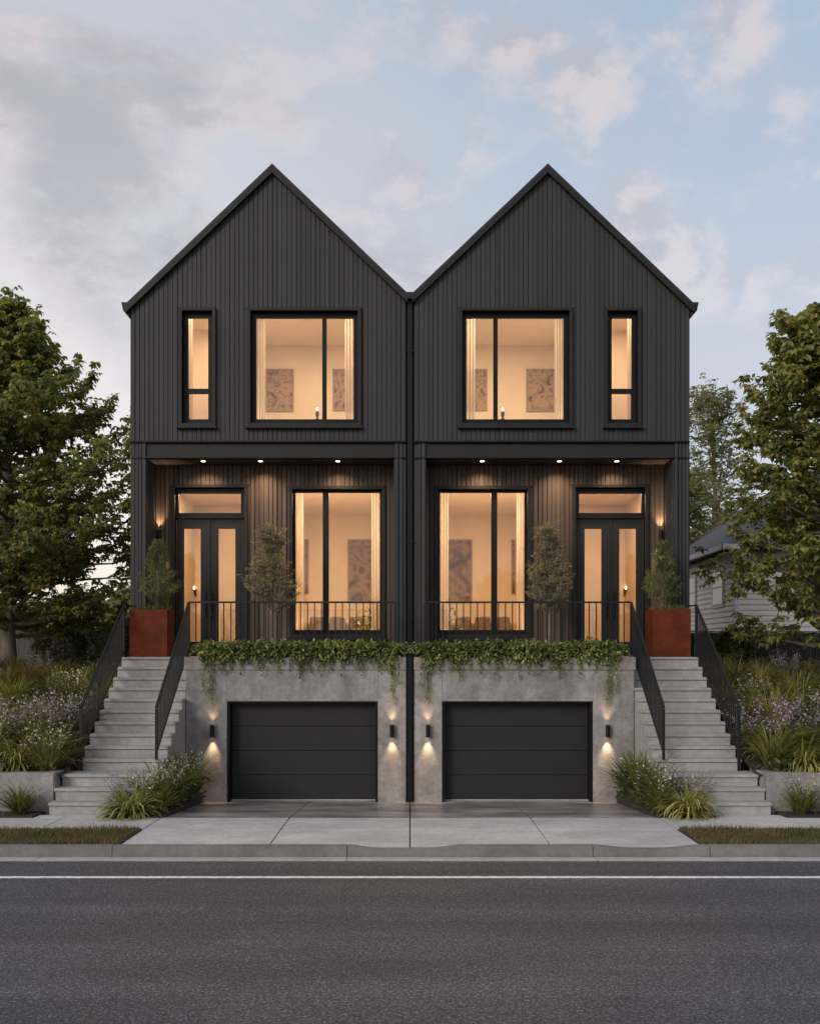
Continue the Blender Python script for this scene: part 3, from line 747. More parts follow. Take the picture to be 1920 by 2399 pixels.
def blades_mesh(name, n, length, width, spread=0.06, seed=1, tilt=(50, 88), droop=1.0, seg=5):
    """arching strap blades from a common crown"""
    r = np.random.default_rng(seed)
    az = r.uniform(0, 2*np.pi, n); e0 = np.radians(r.uniform(tilt[0], tilt[1], n))
    Ln = length*r.uniform(0.55, 1.1, n); w = width*r.uniform(0.7, 1.25, n)
    rr = spread*np.sqrt(r.uniform(0, 1, n)); aa = az + r.normal(0, 0.5, n)
    p = np.stack([np.cos(aa)*rr, np.sin(aa)*rr, np.zeros(n)], 1)
    dr = droop*r.uniform(0.5, 1.3, n)
    side = np.stack([-np.sin(az), np.cos(az), np.zeros(n)], 1)
    tw = r.normal(0, 0.35, n)
    side = side*np.cos(tw)[:, None] + np.array([0, 0, 1])*np.sin(tw)[:, None]*0.6
    prof = [0.55, 0.95, 1.0, 0.85, 0.55, 0.06]
    V = []
    e = e0.copy()
    for i in range(seg+1):
        t = i/seg; ww = np.interp(t, np.linspace(0, 1, len(prof)), prof)
        V.append(p - side*(w*ww/2)[:, None]); V.append(p + side*(w*ww/2)[:, None])
        d = np.stack([np.cos(az)*np.cos(e), np.sin(az)*np.cos(e), np.sin(e)], 1)
        p = p + d*(Ln/seg)[:, None]
        e = e - dr*(0.15+0.5*t)
    V = np.stack(V, 1)
    k = 2*(seg+1); tm = []
    for i in range(seg): tm += [2*i, 2*i+1, 2*i+3, 2*i+2]
    idx = (np.array(tm)[None, :] + (np.arange(n)*k)[:, None]).ravel()
    return np_mesh(name, V.reshape(-1, 3), [4]*(seg*n), idx)

def flower_meshes(seed, n=40, h=0.7, spread=0.25, nf=9, fs=0.03, lean=0.25):
    """thin stems and a spray of small petals along their tips"""
    r = random.Random(seed); st = MB(); F_ = []
    for i in range(n):
        a = r.uniform(0, 6.283); rr = spread*math.sqrt(r.random())
        x, y = math.cos(a)*rr, math.sin(a)*rr; hh = h*r.uniform(0.6, 1.12); ln = lean*r.uniform(0.2, 1.3)
        p0 = (x*0.4, y*0.4, 0); p1 = (x*0.8+math.cos(a)*ln*0.3, y*0.8+math.sin(a)*ln*0.3, hh*0.55); p2 = (x+math.cos(a)*ln, y+math.sin(a)*ln, hh)
        st.tube([p0, p1, p2], [0.005, 0.004, 0.002], 3, caps=False)
        for k in range(nf):
            t = 1-0.42*(k/nf)*r.uniform(0.8, 1.2); q = [p1[j]+(p2[j]-p1[j])*max(0, (t-0.5)/0.5) for j in range(3)]
            F_.append((q[0]+r.gauss(0, 0.022), q[1]+r.gauss(0, 0.022), q[2]+r.gauss(0, 0.014)))
    me = bpy.data.meshes.new('stem'); me.from_pydata(st.v, [], st.f)
    fm = leaves_mesh('blossom', np.array(F_), fs, seed=seed, droop=-0.3, shape=LEAF_OVAL, jitter=0.5)
    return me, fm

def make_tree(name, base, top, profile, bark, leafm, label, group=None, seed=1, nlimb=46, leaf=0.15, trunk_r=0.15, shape=LEAF_FOLD, first=0.12, per=20, nsub=7, clusters=3, rise=0.5, spreadc=0.17, tuft=0.22, inset=0.15, up=0.35):
    """tapered trunk, limbs reaching a crown envelope, twigs and upturned leaf sprays. profile: (height, radius) pairs above base"""
    r = random.Random(seed)
    H = top
    e = empty(name, base, label, 'tree', group)
    zs = [p[0] for p in profile]; rs = [p[1] for p in profile]
    env = lambda z: max(0.08, float(np.interp(z, zs, rs)) - inset)
    tk = MB()
    pts, rad = [], []
    wx = wy = 0.0
    for i in range(13):
        t = i/12; wx += r.gauss(0, 0.028)*H/9; wy += r.gauss(0, 0.028)*H/9
        pts.append(Vector((wx*min(1, t*3), wy*min(1, t*3), H*0.95*t-0.15))); rad.append(trunk_r*(1-t)**0.75*(1.25 if i == 0 else 1)+0.01)
    tk.tube(pts, rad, 10)
    def on_trunk(t):
        f = t*12; i = min(11, int(f)); return pts[i].lerp(pts[i+1], f-i), rad[i]+(rad[i+1]-rad[i])*(f-i)
    L, OUT = [], []
    def spray(b0, d, ln, n):
        """one upturned shoot with leaves along it, thickest near the tip"""
        b1 = b0 + d*ln*0.5; b2 = b1 + (d*0.6+Vector((0, 0, 0.55))).normalized()*ln*0.5
        tk.tube([b0, b1, b2], [0.009, 0.006, 0.002], 3, caps=False)
        q = 0
        while q < n:                                 # whorls of leaves, one rosette after the other up the shoot
            u = min(1.0, 0.25+0.8*r.random()**0.75)
            pc = b0.lerp(b1, u/0.5) if u < 0.5 else b1.lerp(b2, (u-0.5)/0.5)
            pc = pc + Vector((r.gauss(0, 1), r.gauss(0, 1), r.gauss(0, 0.7)))*spreadc*0.45*(1.1-0.6*u)
            k = r.choice((4, 5, 6)); a0 = r.uniform(0, 6.28); el = r.uniform(-0.75, 0.15)
            for w_ in range(k):
                a = a0+6.283*w_/k+r.gauss(0, 0.2)
                o = Vector((math.cos(a), math.sin(a), el+r.gauss(0, 0.2)))
                L.append(tuple(pc+o*leaf*0.12)); OUT.append(tuple(o*1.6))
            q += k
    for i in range(nlimb):
        t = first + (0.97-first)*((i+r.random()*0.6)/nlimb)
        p0, r0 = on_trunk(t)
        az = i*2.39996 + r.uniform(-0.45, 0.45)
        z0 = p0.z
        zt = min(z0 + rise*env(min(z0+0.6, H*0.95))*r.uniform(0.4, 1.25), H*0.96)
        rl = env(zt)*r.choice((0.55, 0.75, 0.9, 1.0, 1.0))*r.uniform(0.9, 1.06)
        tip = Vector((p0.x*0.5+math.cos(az)*rl, p0.y*0.5+math.sin(az)*rl, zt))
        mid = p0.lerp(tip, 0.5) + Vector((r.gauss(0, 0.1), r.gauss(0, 0.1), -0.07*rl+r.gauss(0, 0.08)))
        q1 = p0.lerp(mid, 0.5) + Vector((0, 0, -0.02*rl)); q2 = mid.lerp(tip, 0.5) + Vector((r.gauss(0, .05), r.gauss(0, .05), -0.05*rl))
        path = [p0, q1, mid, q2, tip]
        br = max(0.012, r0*0.40)
        tk.tube(path, [br, br*0.8, br*0.55, br*0.35, 0.006], 6, caps=False)
        lim = (tip-p0).length
        dirv = (tip-p0).normalized()
        def on_path(s):
            f = s*4; k = min(3, int(f)); return path[k].lerp(path[k+1], f-k)
        for j in range(nsub):
            s = min(1, 0.25+0.75*(j+r.random()*0.7)/nsub)
            b0 = on_path(s)
            sd = Vector((r.gauss(0, 1), r.gauss(0, 1), r.gauss(0.1, 0.5))).normalized()
            d = (dirv*0.6 + sd*0.95).normalized(); d.z = d.z*0.7 + 0.1; d.normalize()
            ln = max(0.22, 0.30*lim*(1.1-0.6*s))*r.uniform(0.6, 1.2)
            b1 = b0 + d*ln*0.6; b2 = b0 + d*ln + Vector((0, 0, 0.08*ln))
            tk.tube([b0, b1, b2], [0.012, 0.008, 0.004], 4, caps=False)
            for c in range(clusters):
                u = (c+0.4+0.6*r.random())/clusters
                pc = b0.lerp(b2, u)
                dd = (d*0.7 + Vector((r.gauss(0, 0.7), r.gauss(0, 0.7), up+r.gauss(0, 0.4)))).normalized()
                spray(pc, dd, tuft*r.uniform(0.6, 1.5), int(per*r.uniform(0.6, 1.3)))
        spray(tip, (dirv*0.5+Vector((0, 0, up*1.6))).normalized(), tuft*r.uniform(1.2, 2.0), int(per*1.3))
    for q in range(6):
        spray(pts[-1]+Vector((0, 0, -0.12*q)), Vector((r.gauss(0, 0.35), r.gauss(0, 0.35), 1)).normalized(), tuft*r.uniform(1.2, 2.0), int(per*1.3))
    me = bpy.data.meshes.new('trunk'); me.from_pydata(tk.v, [], tk.f)
    me.polygons.foreach_set('use_smooth', [True]*len(me.polygons))
    link_mesh('trunk', me, bark, e)
    lm = leaves_mesh('crown', np.array(L), leaf, seed=seed, droop=0.2, shape=shape, outward=np.array(OUT))
    link_mesh('crown', lm, leafm, e)
    return e

# ------------------------------------------------------------------ build the houses
build_house(1, 'left', 'right')
build_house(-1, 'right', 'left')

# downspout in the gap between them
dn = empty('downspout', (0, DF-0.02, GF), 'black square downspout running from the roof valley to the driveway', 'downspout')
q = MB(); q.box(-0.05, 0.05, DF-0.02, DF+0.06, TZ+0.06, 10.06)
q.box(-0.05, 0.05, DG-0.055, DF+0.06, TZ+0.004, TZ+0.06)
q.box(-0.05, 0.05, DG-0.055, DG+0.02, GF+0.02, TZ+0.004); q.build('pipe', M['black'], dn, bevel=0.006)
q = MB(); q.box(-0.092, 0.092, DF-0.13, DF+0.1, 10.075, 10.215); q.build('hopper', M['trim'], dn, bevel=0.006)
for zz in (9.0, 7.09, 5.0, 3.4):
    q = MB(); q.box(-0.075, 0.075, DF-0.026, DF+0.1, zz, zz+0.035); q.build('bracket', M['black'], dn)
for zz in (1.7, 0.4):
    q = MB(); q.box(-0.062, 0.062, DG-0.062, DG-0.002, zz, zz+0.035); q.build('bracket', M['black'], dn)
q = MB(); q.box(-0.089, 0.089, DF+0.12, DF+0.2, GF, 10.07); q.box(-0.074, 0.074, DG+0.06, DG+0.3, GF, TZ-0.002)
q.build('gap_cover', M['black'], dn)

# ------------------------------------------------------------------ per side: stairs, rails, lights, planter
def per_side(m, hs):
    # stairs
    st = MB(m)
    T, RZ = 0.3, 0.2
    for i in range(0, 10):                     # upper flight: riser i at D = DT - i*T
        d = DT-i*T; z = TZ-i*RZ
        back = d+T if i else DF-0.002+0.0
        y1 = (DT+0.91) if i == 0 else d+T+0.012
        st.box(-XS_O, -XS_I, d+0.03, y1, -0.3, z-0.055)
        st.box(-XS_O-0.012, -XS_I+0.012, d, y1-0.002, z-0.052, z)
    # landing and lower flight
    zl = 0.6
    st.box(-5.93, -XS_I, 17.74, 18.33, -0.3, zl-0.055); st.box(-5.942, -XS_I+0.012, 17.71, 18.328, zl-0.052, zl)
    for d, z in ((17.41, 0.4), (17.11, 0.2)):
        st.box(-5.945, -4.62, d+0.03, d+0.342, -0.3, z-0.055); st.box(-5.958, -4.6, d, d+0.338, z-0.052, z)
    s = st.build('concrete_stairs', M['step'], None, (m*-5.1, 17.1, 0), bevel=0.007)
    tag(s, f'grey concrete stairs climbing to the {hs} house door, rust planter at their top', 'stairs', 'concrete front stairs')
    # cheek wall under the inner edge
    # balcony railing
    y = 20.95; x0, x1, zt = -4.45, -0.30, 3.72
    br = empty('balcony_railing', (m*-2.4, y, TZ), f'black metal railing along the {hs} house terrace in front of its porch window', 'railing', 'black railings')
    q = MB(m); q.box(x0, x1, y-0.02, y+0.02, zt-0.035, zt); q.build('top_rail', M['rail'], br, bevel=0.004)
    q = MB(m); q.box(x0, x1, y-0.012, y+0.012, TZ+0.1, TZ+0.125); q.build('bottom_rail', M['rail'], br)
    for xx in (x0, X(697, y)-0.8, x1):
        q = MB(m); q.box(xx-0.02, xx+0.02, y-0.018, y+0.018, TZ+0.001, zt-0.035); q.build('post', M['rail'], br)
    q = MB(m); q.box(-0.009, 0.009, y-0.009, y+0.009, TZ+0.125, zt-0.035)
    proto = None; k = 0
    xx = x0+0.14
    while xx < x1-0.05:
        if proto is None:
            q = MB(m); q.box(xx-0.0105, xx+0.0105, y-0.0105, y+0.0105, TZ+0.125, zt-0.035); proto = q.build('baluster', M['rail'], br); px0 = xx
        else:
            c = proto.copy(); col.objects.link(c); c.parent = br; c.location = (m*(xx-px0), 0, 0)
        xx += 0.1405
    # sloped stair railings
    def stair_rail(xr, name_label, top_y, top_z, bot_z, base_z, ret):
        e = empty('stair_railing', (m*xr, 18.26, base_z), name_label, 'railing', 'black railings')
        yb = 18.26
        q = MB(m); q.bar((xr, yb-0.02, bot_z), (xr, top_y, top_z), 0.045, 0.035)
        if ret: q.bar((xr, top_y-0.02, top_z), (xr, DF-0.0, top_z+0.01), 0.04, 0.03)
        q.build('handrail', M['rail'], e, bevel=0.004)
        slope = (top_z-bot_z)/(top_y-yb)
        lo0, lo1 = bot_z-0.80, top_z-0.93
        q = MB(m); q.bar((xr, yb, lo0), (xr, top_y, lo1), 0.025, 0.025); q.build('lower_rail', M['rail'], e)
        q = MB(m); q.box(xr-0.022, xr+0.022, yb-0.022, yb+0.022, base_z, bot_z-0.02); q.build('post', M['rail'], e)
        q = MB(m); q.box(xr-0.02, xr+0.02, top_y-0.02, top_y+0.02, TZ+0.001, top_z-0.02)
        q.build('post', M['rail'], e)
        n = 26
        for k in range(1, n):
            t = k/n; yy = yb+(top_y-yb)*t; zz = bot_z+(top_z-bot_z)*t; ll = lo0+(lo1-lo0)*t
            q = MB(m); q.box(xr-0.009, xr+0.009, yy-0.009, yy+0.009, ll, zz-0.018); q.build('baluster', M['rail'], e)
    stair_rail(-4.45, f'black sloping railing on the driveway side of the {hs} house stairs', 20.93, 3.70, 1.713, 0.802, False)
    stair_rail(-5.772, f'black sloping railing on the garden side of the {hs} house stairs', 20.98, 3.646, 1.71, 0.602, True)
    # corten planter
    pl = empty('planter', (m*-5.3, 21.38, TZ), f'square rust-orange steel planter at the top of the {hs} house stairs', 'planter', 'rusty steel planters')
    a, b, y0, y1, zt = X(302.7, 21.05), X(391.5, 21.05), 21.05, 21.68, Z(1427.6, 21.05)
    q = MB(m); w = 0.02
    q.box(a, b, y0, y0+w, TZ+0.004, zt); q.box(a, b, y1-w, y1, TZ+0.004, zt); q.box(a, a+w, y0+w, y1-w, TZ+0.004, zt); q.box(b-w, b, y0+w, y1-w, TZ+0.004, zt)
    q.build('box', M['corten'], pl)
    q = MB(m); q.box(a+w, b-w, y0+w, y1-w, zt-0.1, zt-0.045); q.build('soil', M['soil'], pl)
    cx, cy = (a+b)/2, (y0+y1)/2
    # conical shrub in the planter
    sh = empty('conical_shrub', (m*(cx+0.12), cy, zt-0.05), f'upright feathery conical shrub growing in the {hs} rust planter', 'shrub', 'conical shrubs in planters')
    r = random.Random(31 if m > 0 else 32); tk = MB(); P_, O_ = [], []
    hgt = Z(1275, cy)-zt
    tk.tube([(0, 0, 0), (0.01, 0, 0.5), (0, 0.01, hgt)], [0.02, 0.014, 0.004], 6)
    for i in range(150):
        t = r.random()**0.9; z = 0.18+t*(hgt-0.18); a_ = r.uniform(0, 6.283)
        rad = 0.40*min(1, (z/0.42))*(1-max(0, (z-0.4)/(hgt-0.4)))**0.8*r.uniform(0.6, 1.12)+0.05
        tip = Vector((math.cos(a_)*rad, math.sin(a_)*rad, z+0.10)); b0 = Vector((0, 0, max(0.1, z-0.14)))
        tk.tube([b0, tip], [0.004, 0.002], 3, caps=False)
        for k in range(30):
            u = r.uniform(0.35, 1.05); p = b0.lerp(tip, u)
            P_.append((p.x+r.gauss(0, 0.022), p.y+r.gauss(0, 0.022), p.z+r.gauss(0, 0.022))); O_.append((math.cos(a_)*0.5, math.sin(a_)*0.5, 0.9))
    me = bpy.data.meshes.new('stem'); me.from_pydata(tk.v, [], tk.f); link_mesh('stem', me, M['bark'], sh)
    link_mesh('foliage', leaves_mesh('foliage', np.array(P_), 0.075, seed=3, droop=-0.3, shape=LEAF_NARROW, outward=np.array(O_)), M['cypress'], sh)
    # fringe of low grass round it
    P_ = []
    fr_v = blades_mesh('ornamental_grass', 620, 0.20, 0.012, spread=0.36, seed=14 if m > 0 else 15, tilt=(35, 88), droop=0.8, seg=4)
    for v in fr_v.vertices:
        pass
    fo = link_mesh('ornamental_grass', fr_v, M['grassG'], None, (m*cx, cy, zt-0.048)); fo.scale = (1.0, 0.78, 1.0)
    tag(fo, f'low fringe of green grass around the shrub in the {hs} rust planter', 'grass', 'grass fringes in planters')
    # slender tree in front of the porch wall
    T_ = 21.62
    tx = X(634.9, T_)
    mk = Z(1212.6, T_)-TZ
    make_tree('slender_tree', (m*tx, T_, TZ), mk, [(0.9, 0.16), (1.1, 0.42), (1.45, 0.58), (1.8, 0.44), (2.2, 0.24), (2.5, 0.13), (2.85, 0.04)], M['bark_pale'], M['olive'],
              f'slender young olive-green tree on the {hs} house terrace between door and window', 'slender terrace trees', seed=21 if m > 0 else 25, nlimb=60, leaf=0.07, trunk_r=0.026,
              shape=LEAF_NARROW, first=0.36, per=5, nsub=5, clusters=3, rise=0.9, spreadc=0.05, tuft=0.13, inset=0.10, up=0.9)
    # downlights in the soffit
    ZS = Z(1072.7, DF)+0.012
    for pxx, wn in ((475.9, 'above the front door'), (610, 'between door and porch window'), (791, 'above the porch window')):
        yy = 22.17; xx = X(pxx, yy)
        e = empty('downlight', (m*xx, yy, ZS), f'round lit downlight in the {hs} porch soffit {wn}', 'ceiling light', 'porch downlights')
        q = MB(m); q.tube([(xx, yy, ZS-0.012), (xx, yy, ZS-0.001)], 0.062, 20); q.build('ring', M['trim'], e)
        q = MB(m); q.tube([(xx, yy, ZS-0.018), (xx, yy, ZS-0.012)], 0.045, 20); q.build('lens', M['lens'], e)
        spot('downlight_lamp', (m*xx, yy, ZS-0.03), (0, 0.24, -1), 92, 118, 1.0, radius=0.04)
    # wall lights
    def sconce(x, y, z, hh, label, p_up, p_dn, w=0.04):
        e = empty('wall_light', (m*x, y, z), label, 'wall light', 'black up-and-down wall lights')
        q = MB(m); q.box(x-0.025, x+0.025, y-0.03, y-0.001, z-0.05, z+0.05); q.build('bracket', M['black'], e)
        q = MB(m); q.tube([(x, y-0.075, z-hh/2), (x, y-0.075, z+hh/2)], w, 16, caps=False)
        q.tube([(x, y-0.075, z-hh/2+0.02), (x, y-0.075, z+hh/2-0.02)], w*0.93, 16); q.build('body', M['black'], e)
        for sgn in (-1, 1):
            q = MB(m); zz = z+sgn*(hh/2-0.016); q.tube([(x, y-0.075, zz), (x, y-0.075, zz+sgn*0.006)], w*0.8, 14); q.build('lens', M['lens'], e)
        spot('wall_lamp_up', (m*x, y-0.075, z+hh/2+0.004), (0, 0.12, 1), p_up, 70, 1.0, radius=0.03)
        spot('wall_lamp_down', (m*x, y-0.075, z-hh/2-0.004), (0, 0.09, -1), p_dn, 62, 1.0, radius=0.03)
    zc = Z(1712.5, DG)
    sconce(X(498.4, DG), DG, zc, 0.235, f'black cylinder wall light on the stair side of the {hs} garage door', 11, 52)
    sconce(X(918, DG), DG, zc, 0.235, f'black cylinder wall light on the downspout side of the {hs} garage door', 11, 52)
    sconce(X(375.3, DP), DP-0.032, Z(1256, DP), 0.25, f'black wall light on the dark porch boards beside the {hs} house door', 75, 130)
per_side(1, 'left'); per_side(-1, 'right')

# ------------------------------------------------------------------ ground, road, kerb, pavement
def sheet(name, x0, x1, y0, y1, z, mat, thick=0.0):
    q = MB(); q.box(x0, x1, y0, y1, z-(thick or 0.02), z)
    o = q.build(name, mat); o['kind'] = 'structure'; return o
g = MB(); g.face([(-400, -300, -0.6), (400, -300, -0.6), (400, 600, -0.6), (-400, 600, -0.6)])
o = g.build('ground', M['earth']); o['kind'] = 'structure'
sheet('road', -80, 80, -14, 13.95, -0.135, M['asphalt'], 0.2)
sheet('road_line', -80, 80, 12.885, 12.985, -0.131, M['paint'], 0.006)
q = MB()
for a, b in ((-60, -5.05), (-5.04, -0.86), (-0.85, 2.515), (2.525, 4.2), (4.21, 60)): q.box(a, b, 13.955, 14.19, -0.3, -0.127)
o = q.build('gutter_pan', M['gutterpan']); o['kind'] = 'structure'
# kerb with a gently dipping top
def kerb_top(x):
    def dip(a, b, c, d):
        if x < a or x > d: return 0
        if x < b: t = (x-a)/(b-a)
        elif x > c: t = (d-x)/(d-c)
        else: t = 1
        return t*t*(3-2*t)
    return 0.018 - 0.045*max(dip(-0.86, -0.45, 0.28, 0.7), dip(2.5, 3.05, 3.45, 4.05))
joints = [-60, -18, -12, -8.2, -4.07, -0.86, 2.5, 4.1, 8, 12, 18, 60]
kb = MB()
for a, b in zip(joints, joints[1:]):
    a2, b2 = a+0.005, b-0.005
    n = max(1, int((b2-a2)/0.1)) if abs(a) < 9 and abs(b) < 9 else 1
    for i in range(n):
        xa, xb = a2+(b2-a2)*i/n, a2+(b2-a2)*(i+1)/n; za, zb = kerb_top(xa), kerb_top(xb)
        kb.hexa([(xa, 14.195, -0.3), (xb, 14.195, -0.3), (xb, 14.37, -0.3), (xa, 14.37, -0.3), (xa, 14.22, za), (xb, 14.22, zb), (xb, 14.37, zb), (xa, 14.37, za)])
o = kb.build('kerb', M['kerb'], recalc=False); o['kind'] = 'structure'
# pavement slabs (real gaps between them)
pv = MB(); gap = 0.009
def slab(x0, x1, y0, y1, z=0.0, z1=None):
    z1 = z if z1 is None else z1
    pv.hexa([(x0+gap, y0+gap, -0.3), (x1-gap, y0+gap, -0.3), (x1-gap, y1-gap, -0.3), (x0+gap, y1-gap, -0.3),
             (x0+gap, y0+gap, z), (x1-gap, y0+gap, z), (x1-gap, y1-gap, z1), (x0+gap, y1-gap, z1)])
AX = [-4.03, -1.95, 0, 1.95, 4.03]
for a, b in zip(AX, AX[1:]): slab(a, b, 14.375, 15.69, -0.004, 0)
for a, b in zip(AX, AX[1:]): slab(a, b, 15.69, 16.83)
xs = [4.03, 5.6, 7.1, 8.6, 10.1, 11.6, 13.1, 16, 19, 24, 40]
for a, b in zip(xs, xs[1:]): slab(a, b, 15.69, 16.83); slab(-b, -a, 15.69, 16.83)
slab(-6.1, -4.98, 16.83, 17.14); slab(4.98, 6.1, 16.83, 17.14)
o = pv.build('pavement', M['walk'], recalc=False, bevel=0.006); o['kind'] = 'structure'
u = MB(); u.box(-40, 40, 14.375, 17.3, -0.3, -0.03); o = u.build('pavement_bed', M['soil']); o['kind'] = 'structure'
dv = MB()
zs = lambda y: GF*(y-16.83)/(DG-16.83)
AX2 = [-3.98, -1.95, 0, 1.95, 3.98]
for a, b in zip(AX2, AX2[1:]):
    y0, y1 = 16.83+gap, DG-0.004
    dv.hexa([(a+gap, y0, -0.5), (b-gap, y0, -0.5), (b-gap, y1, -0.5), (a+gap, y1, -0.5), (a+gap, y0, zs(y0)), (b-gap, y0, zs(y0)), (b-gap, y1, zs(y1)), (a+gap, y1, zs(y1))])
dv.box(-3.6, 3.6, DG+0.002, DG+0.5, -0.5, GF-0.002)
o = dv.build('driveway', M['drive'], recalc=False); o['kind'] = 'structure'

# ------------------------------------------------------------------ garden terrain, walls, beds
def terr(x, D):
    z = float(np.interp(D, [17.4, 17.9, 19, 20.5, 22, 24, 26, 60], [0.60, 0.62, 0.98, 1.5, 1.98, 2.32, 2.36, 2.36]))
    return z + 0.05*math.sin(x*1.7+D)*min(1, max(0, (D-17.9)))
def terrain(m, name):
    q = MB(m)
    xs = [-5.9, -6.4, -7, -7.7, -8.5, -9.5, -10.5, -12, -14, -18, -26, -60]
    ds = [17.55, 17.9, 18.3, 18.8, 19.4, 20, 20.6, 21.2, 21.8, 22.6, 23.4, 24.2, 25, 26, 30, 40, 60, 100]
    n = len(ds)
    for x in xs:
        for d in ds: q.v.append((x, d, terr(m*x, d)))
    for i in range(len(xs)-1):
        for j in range(n-1): q.f.append([i*n+j, i*n+j+1, (i+1)*n+j+1, (i+1)*n+j])
    o = q.build(name, M['soil'], smooth=True, recalc=False); o['kind'] = 'structure'
    for p in o.data.polygons: pass
    return o
terrain(1, 'garden_slope'); terrain(-1, 'garden_slope')
for m, hs in ((1, 'left'), (-1, 'right')):
    w = MB(m); w.box(-22, -5.972, 17.42, 17.68, -0.3, 0.655); w.box(-6.17, -5.972, 17.68, 18.3, -0.3, 0.652)
    o = w.build('retaining_wall', M['conc'], None, (m*-8, 17.42, 0), bevel=0.01)
    tag(o, f'low grey concrete retaining wall holding the garden {hs} of the stairs', 'wall', 'low retaining walls')
    bd = MB(m); bd.box(-30, -6.11, 16.835, 17.42, -0.2, 0.018)
    # bed between the stairs and the driveway
    bd.prism_z([(-4.97, 16.84), (-3.985, 16.84), (-3.985, DG-0.01), (-4.34, DG-0.01), (-4.34, 17.75), (-4.62, 17.7), (-4.62, 17.12), (-4.97, 17.12)], -0.3, 0.012)
    o = bd.build('planting_bed', M['soil']); o['kind'] = 'structure'
    lb = MB(m); lb.box(-30, -4.04, 14.375, 15.685, -0.2, 0.012); o = lb.build('lawn_soil', M['earth']); o['kind'] = 'structure'
    # grass blades of the verge
    r = np.random.default_rng(40+m); n = 15000
    x = -4.06 - (r.uniform(0, 1, n)**1.25)*6.5; y = r.uniform(14.37, 15.70, n)
    az = r.uniform(0, 6.283, n); h_ = r.uniform(0.025, 0.06, n)*(1+0.9*(r.uniform(0, 1, n) > 0.9))*(1+0.5*np.sin(x*3.1)*np.sin(y*5+x)); w_ = 0.006; ln = r.uniform(0.0, 0.035, n)
    dx, dy = np.cos(az)*w_, np.sin(az)*w_; b2 = r.uniform(0, 6.283, n)
    V = np.stack([np.stack([m*x-dx, y-dy, np.full(n, 0.01)], 1), np.stack([m*x+dx, y+dy, np.full(n, 0.01)], 1),
                  np.stack([m*x+np.cos(b2)*ln, y+np.sin(b2)*ln, 0.012+h_], 1)], 1)
    me = np_mesh('lawn_grass', V.reshape(-1, 3), [3]*n, np.arange(3*n))
    o = link_mesh('lawn_grass', me, M['lawn']); tag(o, f'short brownish green grass of the verge strip on the {hs}', 'grass', kind='stuff')
    # ground cover over the slope
    n = 9000; x = -6.05 - r.uniform(0, 1, n)*6.5; y = 17.72 + r.uniform(0, 1, n)*7.2
    z = np.array([terr(m*a, b) for a, b in zip(x, y)])
    P_ = np.stack([m*x, y, z+0.03+r.uniform(0, 0.14, n)], 1)
    me = leaves_mesh('ground_cover', P_, 0.11, seed=50+m, droop=-0.5, shape=LEAF_OVAL, jitter=0.5)
    o = link_mesh('ground_cover', me, M['hedge']); tag(o, f'low dark leafy ground cover on the {hs} garden slope', 'ground cover', kind='stuff')

# ------------------------------------------------------------------ garden plants
BL = {
 'H': [blades_mesh('blades', 290, 0.62, 0.029, 0.12, 55+i, (12, 88), 1.45) for i in range(2)],
 'U': [blades_mesh('blades', 300, 0.92, 0.024, 0.16, 95+i, (52, 89), 0.75) for i in range(2)],
 'Y': [blades_mesh('blades', 210, 0.78, 0.026, 0.12, 60+i, (38, 88), 0.95) for i in range(3)],
 'G': [blades_mesh('blades', 210, 0.66, 0.028, 0.13, 70+i, (30, 88), 1.0) for i in range(3)],
 'T': [blades_mesh('blades', 300, 0.80, 0.019, 0.16, 80+i, (42, 89), 0.9) for i in range(3)],
 'R': [blades_mesh('blades', 280, 0.72, 0.014, 0.18, 90+i, (50, 89), 0.5) for i in range(3)],
}
for k in BL:
    for me in BL[k]: me.materials.append(M[{'H': 'hosta', 'U': 'grassG', 'Y': 'grassY', 'G': 'grassG', 'T': 'grassT', 'R': 'grassR'}[k]])
FL = [flower_meshes(100+i, 52, 0.80, 0.3, 12, 0.036) for i in range(3)]
FW = [flower_meshes(110+i, 44, 0.66, 0.26, 5, 0.044, 0.13) for i in range(3)]
BASE = [leaves_mesh('leaves', np.stack([rng.normal(0, 0.17, 260), rng.normal(0, 0.17, 260), rng.uniform(0.02, 0.42, 260)], 1), 0.09, seed=120+i, droop=-0.2, shape=LEAF_OVAL) for i in range(3)]
for me in BASE: me.materials.append(M['hedge'])
for s_, f_ in FL: s_.materials.append(M['stemG']); f_.materials.append(M['lilac'])
for s_, f_ in FW: s_.materials.append(M['stemG']); f_.materials.append(M['pale'])
ORD = ['first', 'second', 'third', 'fourth', 'fifth', 'sixth', 'seventh', 'eighth', 'ninth', 'tenth', 'eleventh', 'twelfth']
prnd = random.Random(77)
def plant(kind, x, y, z, sc, label, group):
    if kind in BL:
        nm = 'grass_clump'; e = empty(nm, (x, y, z), label, 'grass clump', group)
        link_mesh('blades', prnd.choice(BL[kind]), None, e)
        if kind in 'YGU' and prnd.random() < 0.3:
            s_, f_ = prnd.choice(FW); link_mesh('stem', s_, None, e); link_mesh('blossom', f_, None, e)
    else:
        nm = 'flowering_plant'; e = empty(nm, (x, y, z), label, 'flowering plant', group)
        s_, f_ = prnd.choice(FL if kind == 'L' else FW)
        link_mesh('stem', s_, None, e); link_mesh('blossom', f_, None, e); link_mesh('leaves', prnd.choice(BASE), None, e)
    e.rotation_euler.z = prnd.uniform(0, 6.28); e.scale = (sc, sc, sc*prnd.uniform(0.92, 1.1))
KN = {'U': 'tall leafy clump', 'H': 'broad-bladed pale-edged grass clump', 'Y': 'yellow-green arching grass clump', 'G': 'dark green arching grass clump', 'T': 'tall upright yellow-green grass clump', 'R': 'fine reddish-brown grass clump', 'L': 'lilac-flowered bushy plant', 'W': 'pale-flowered wispy plant'}
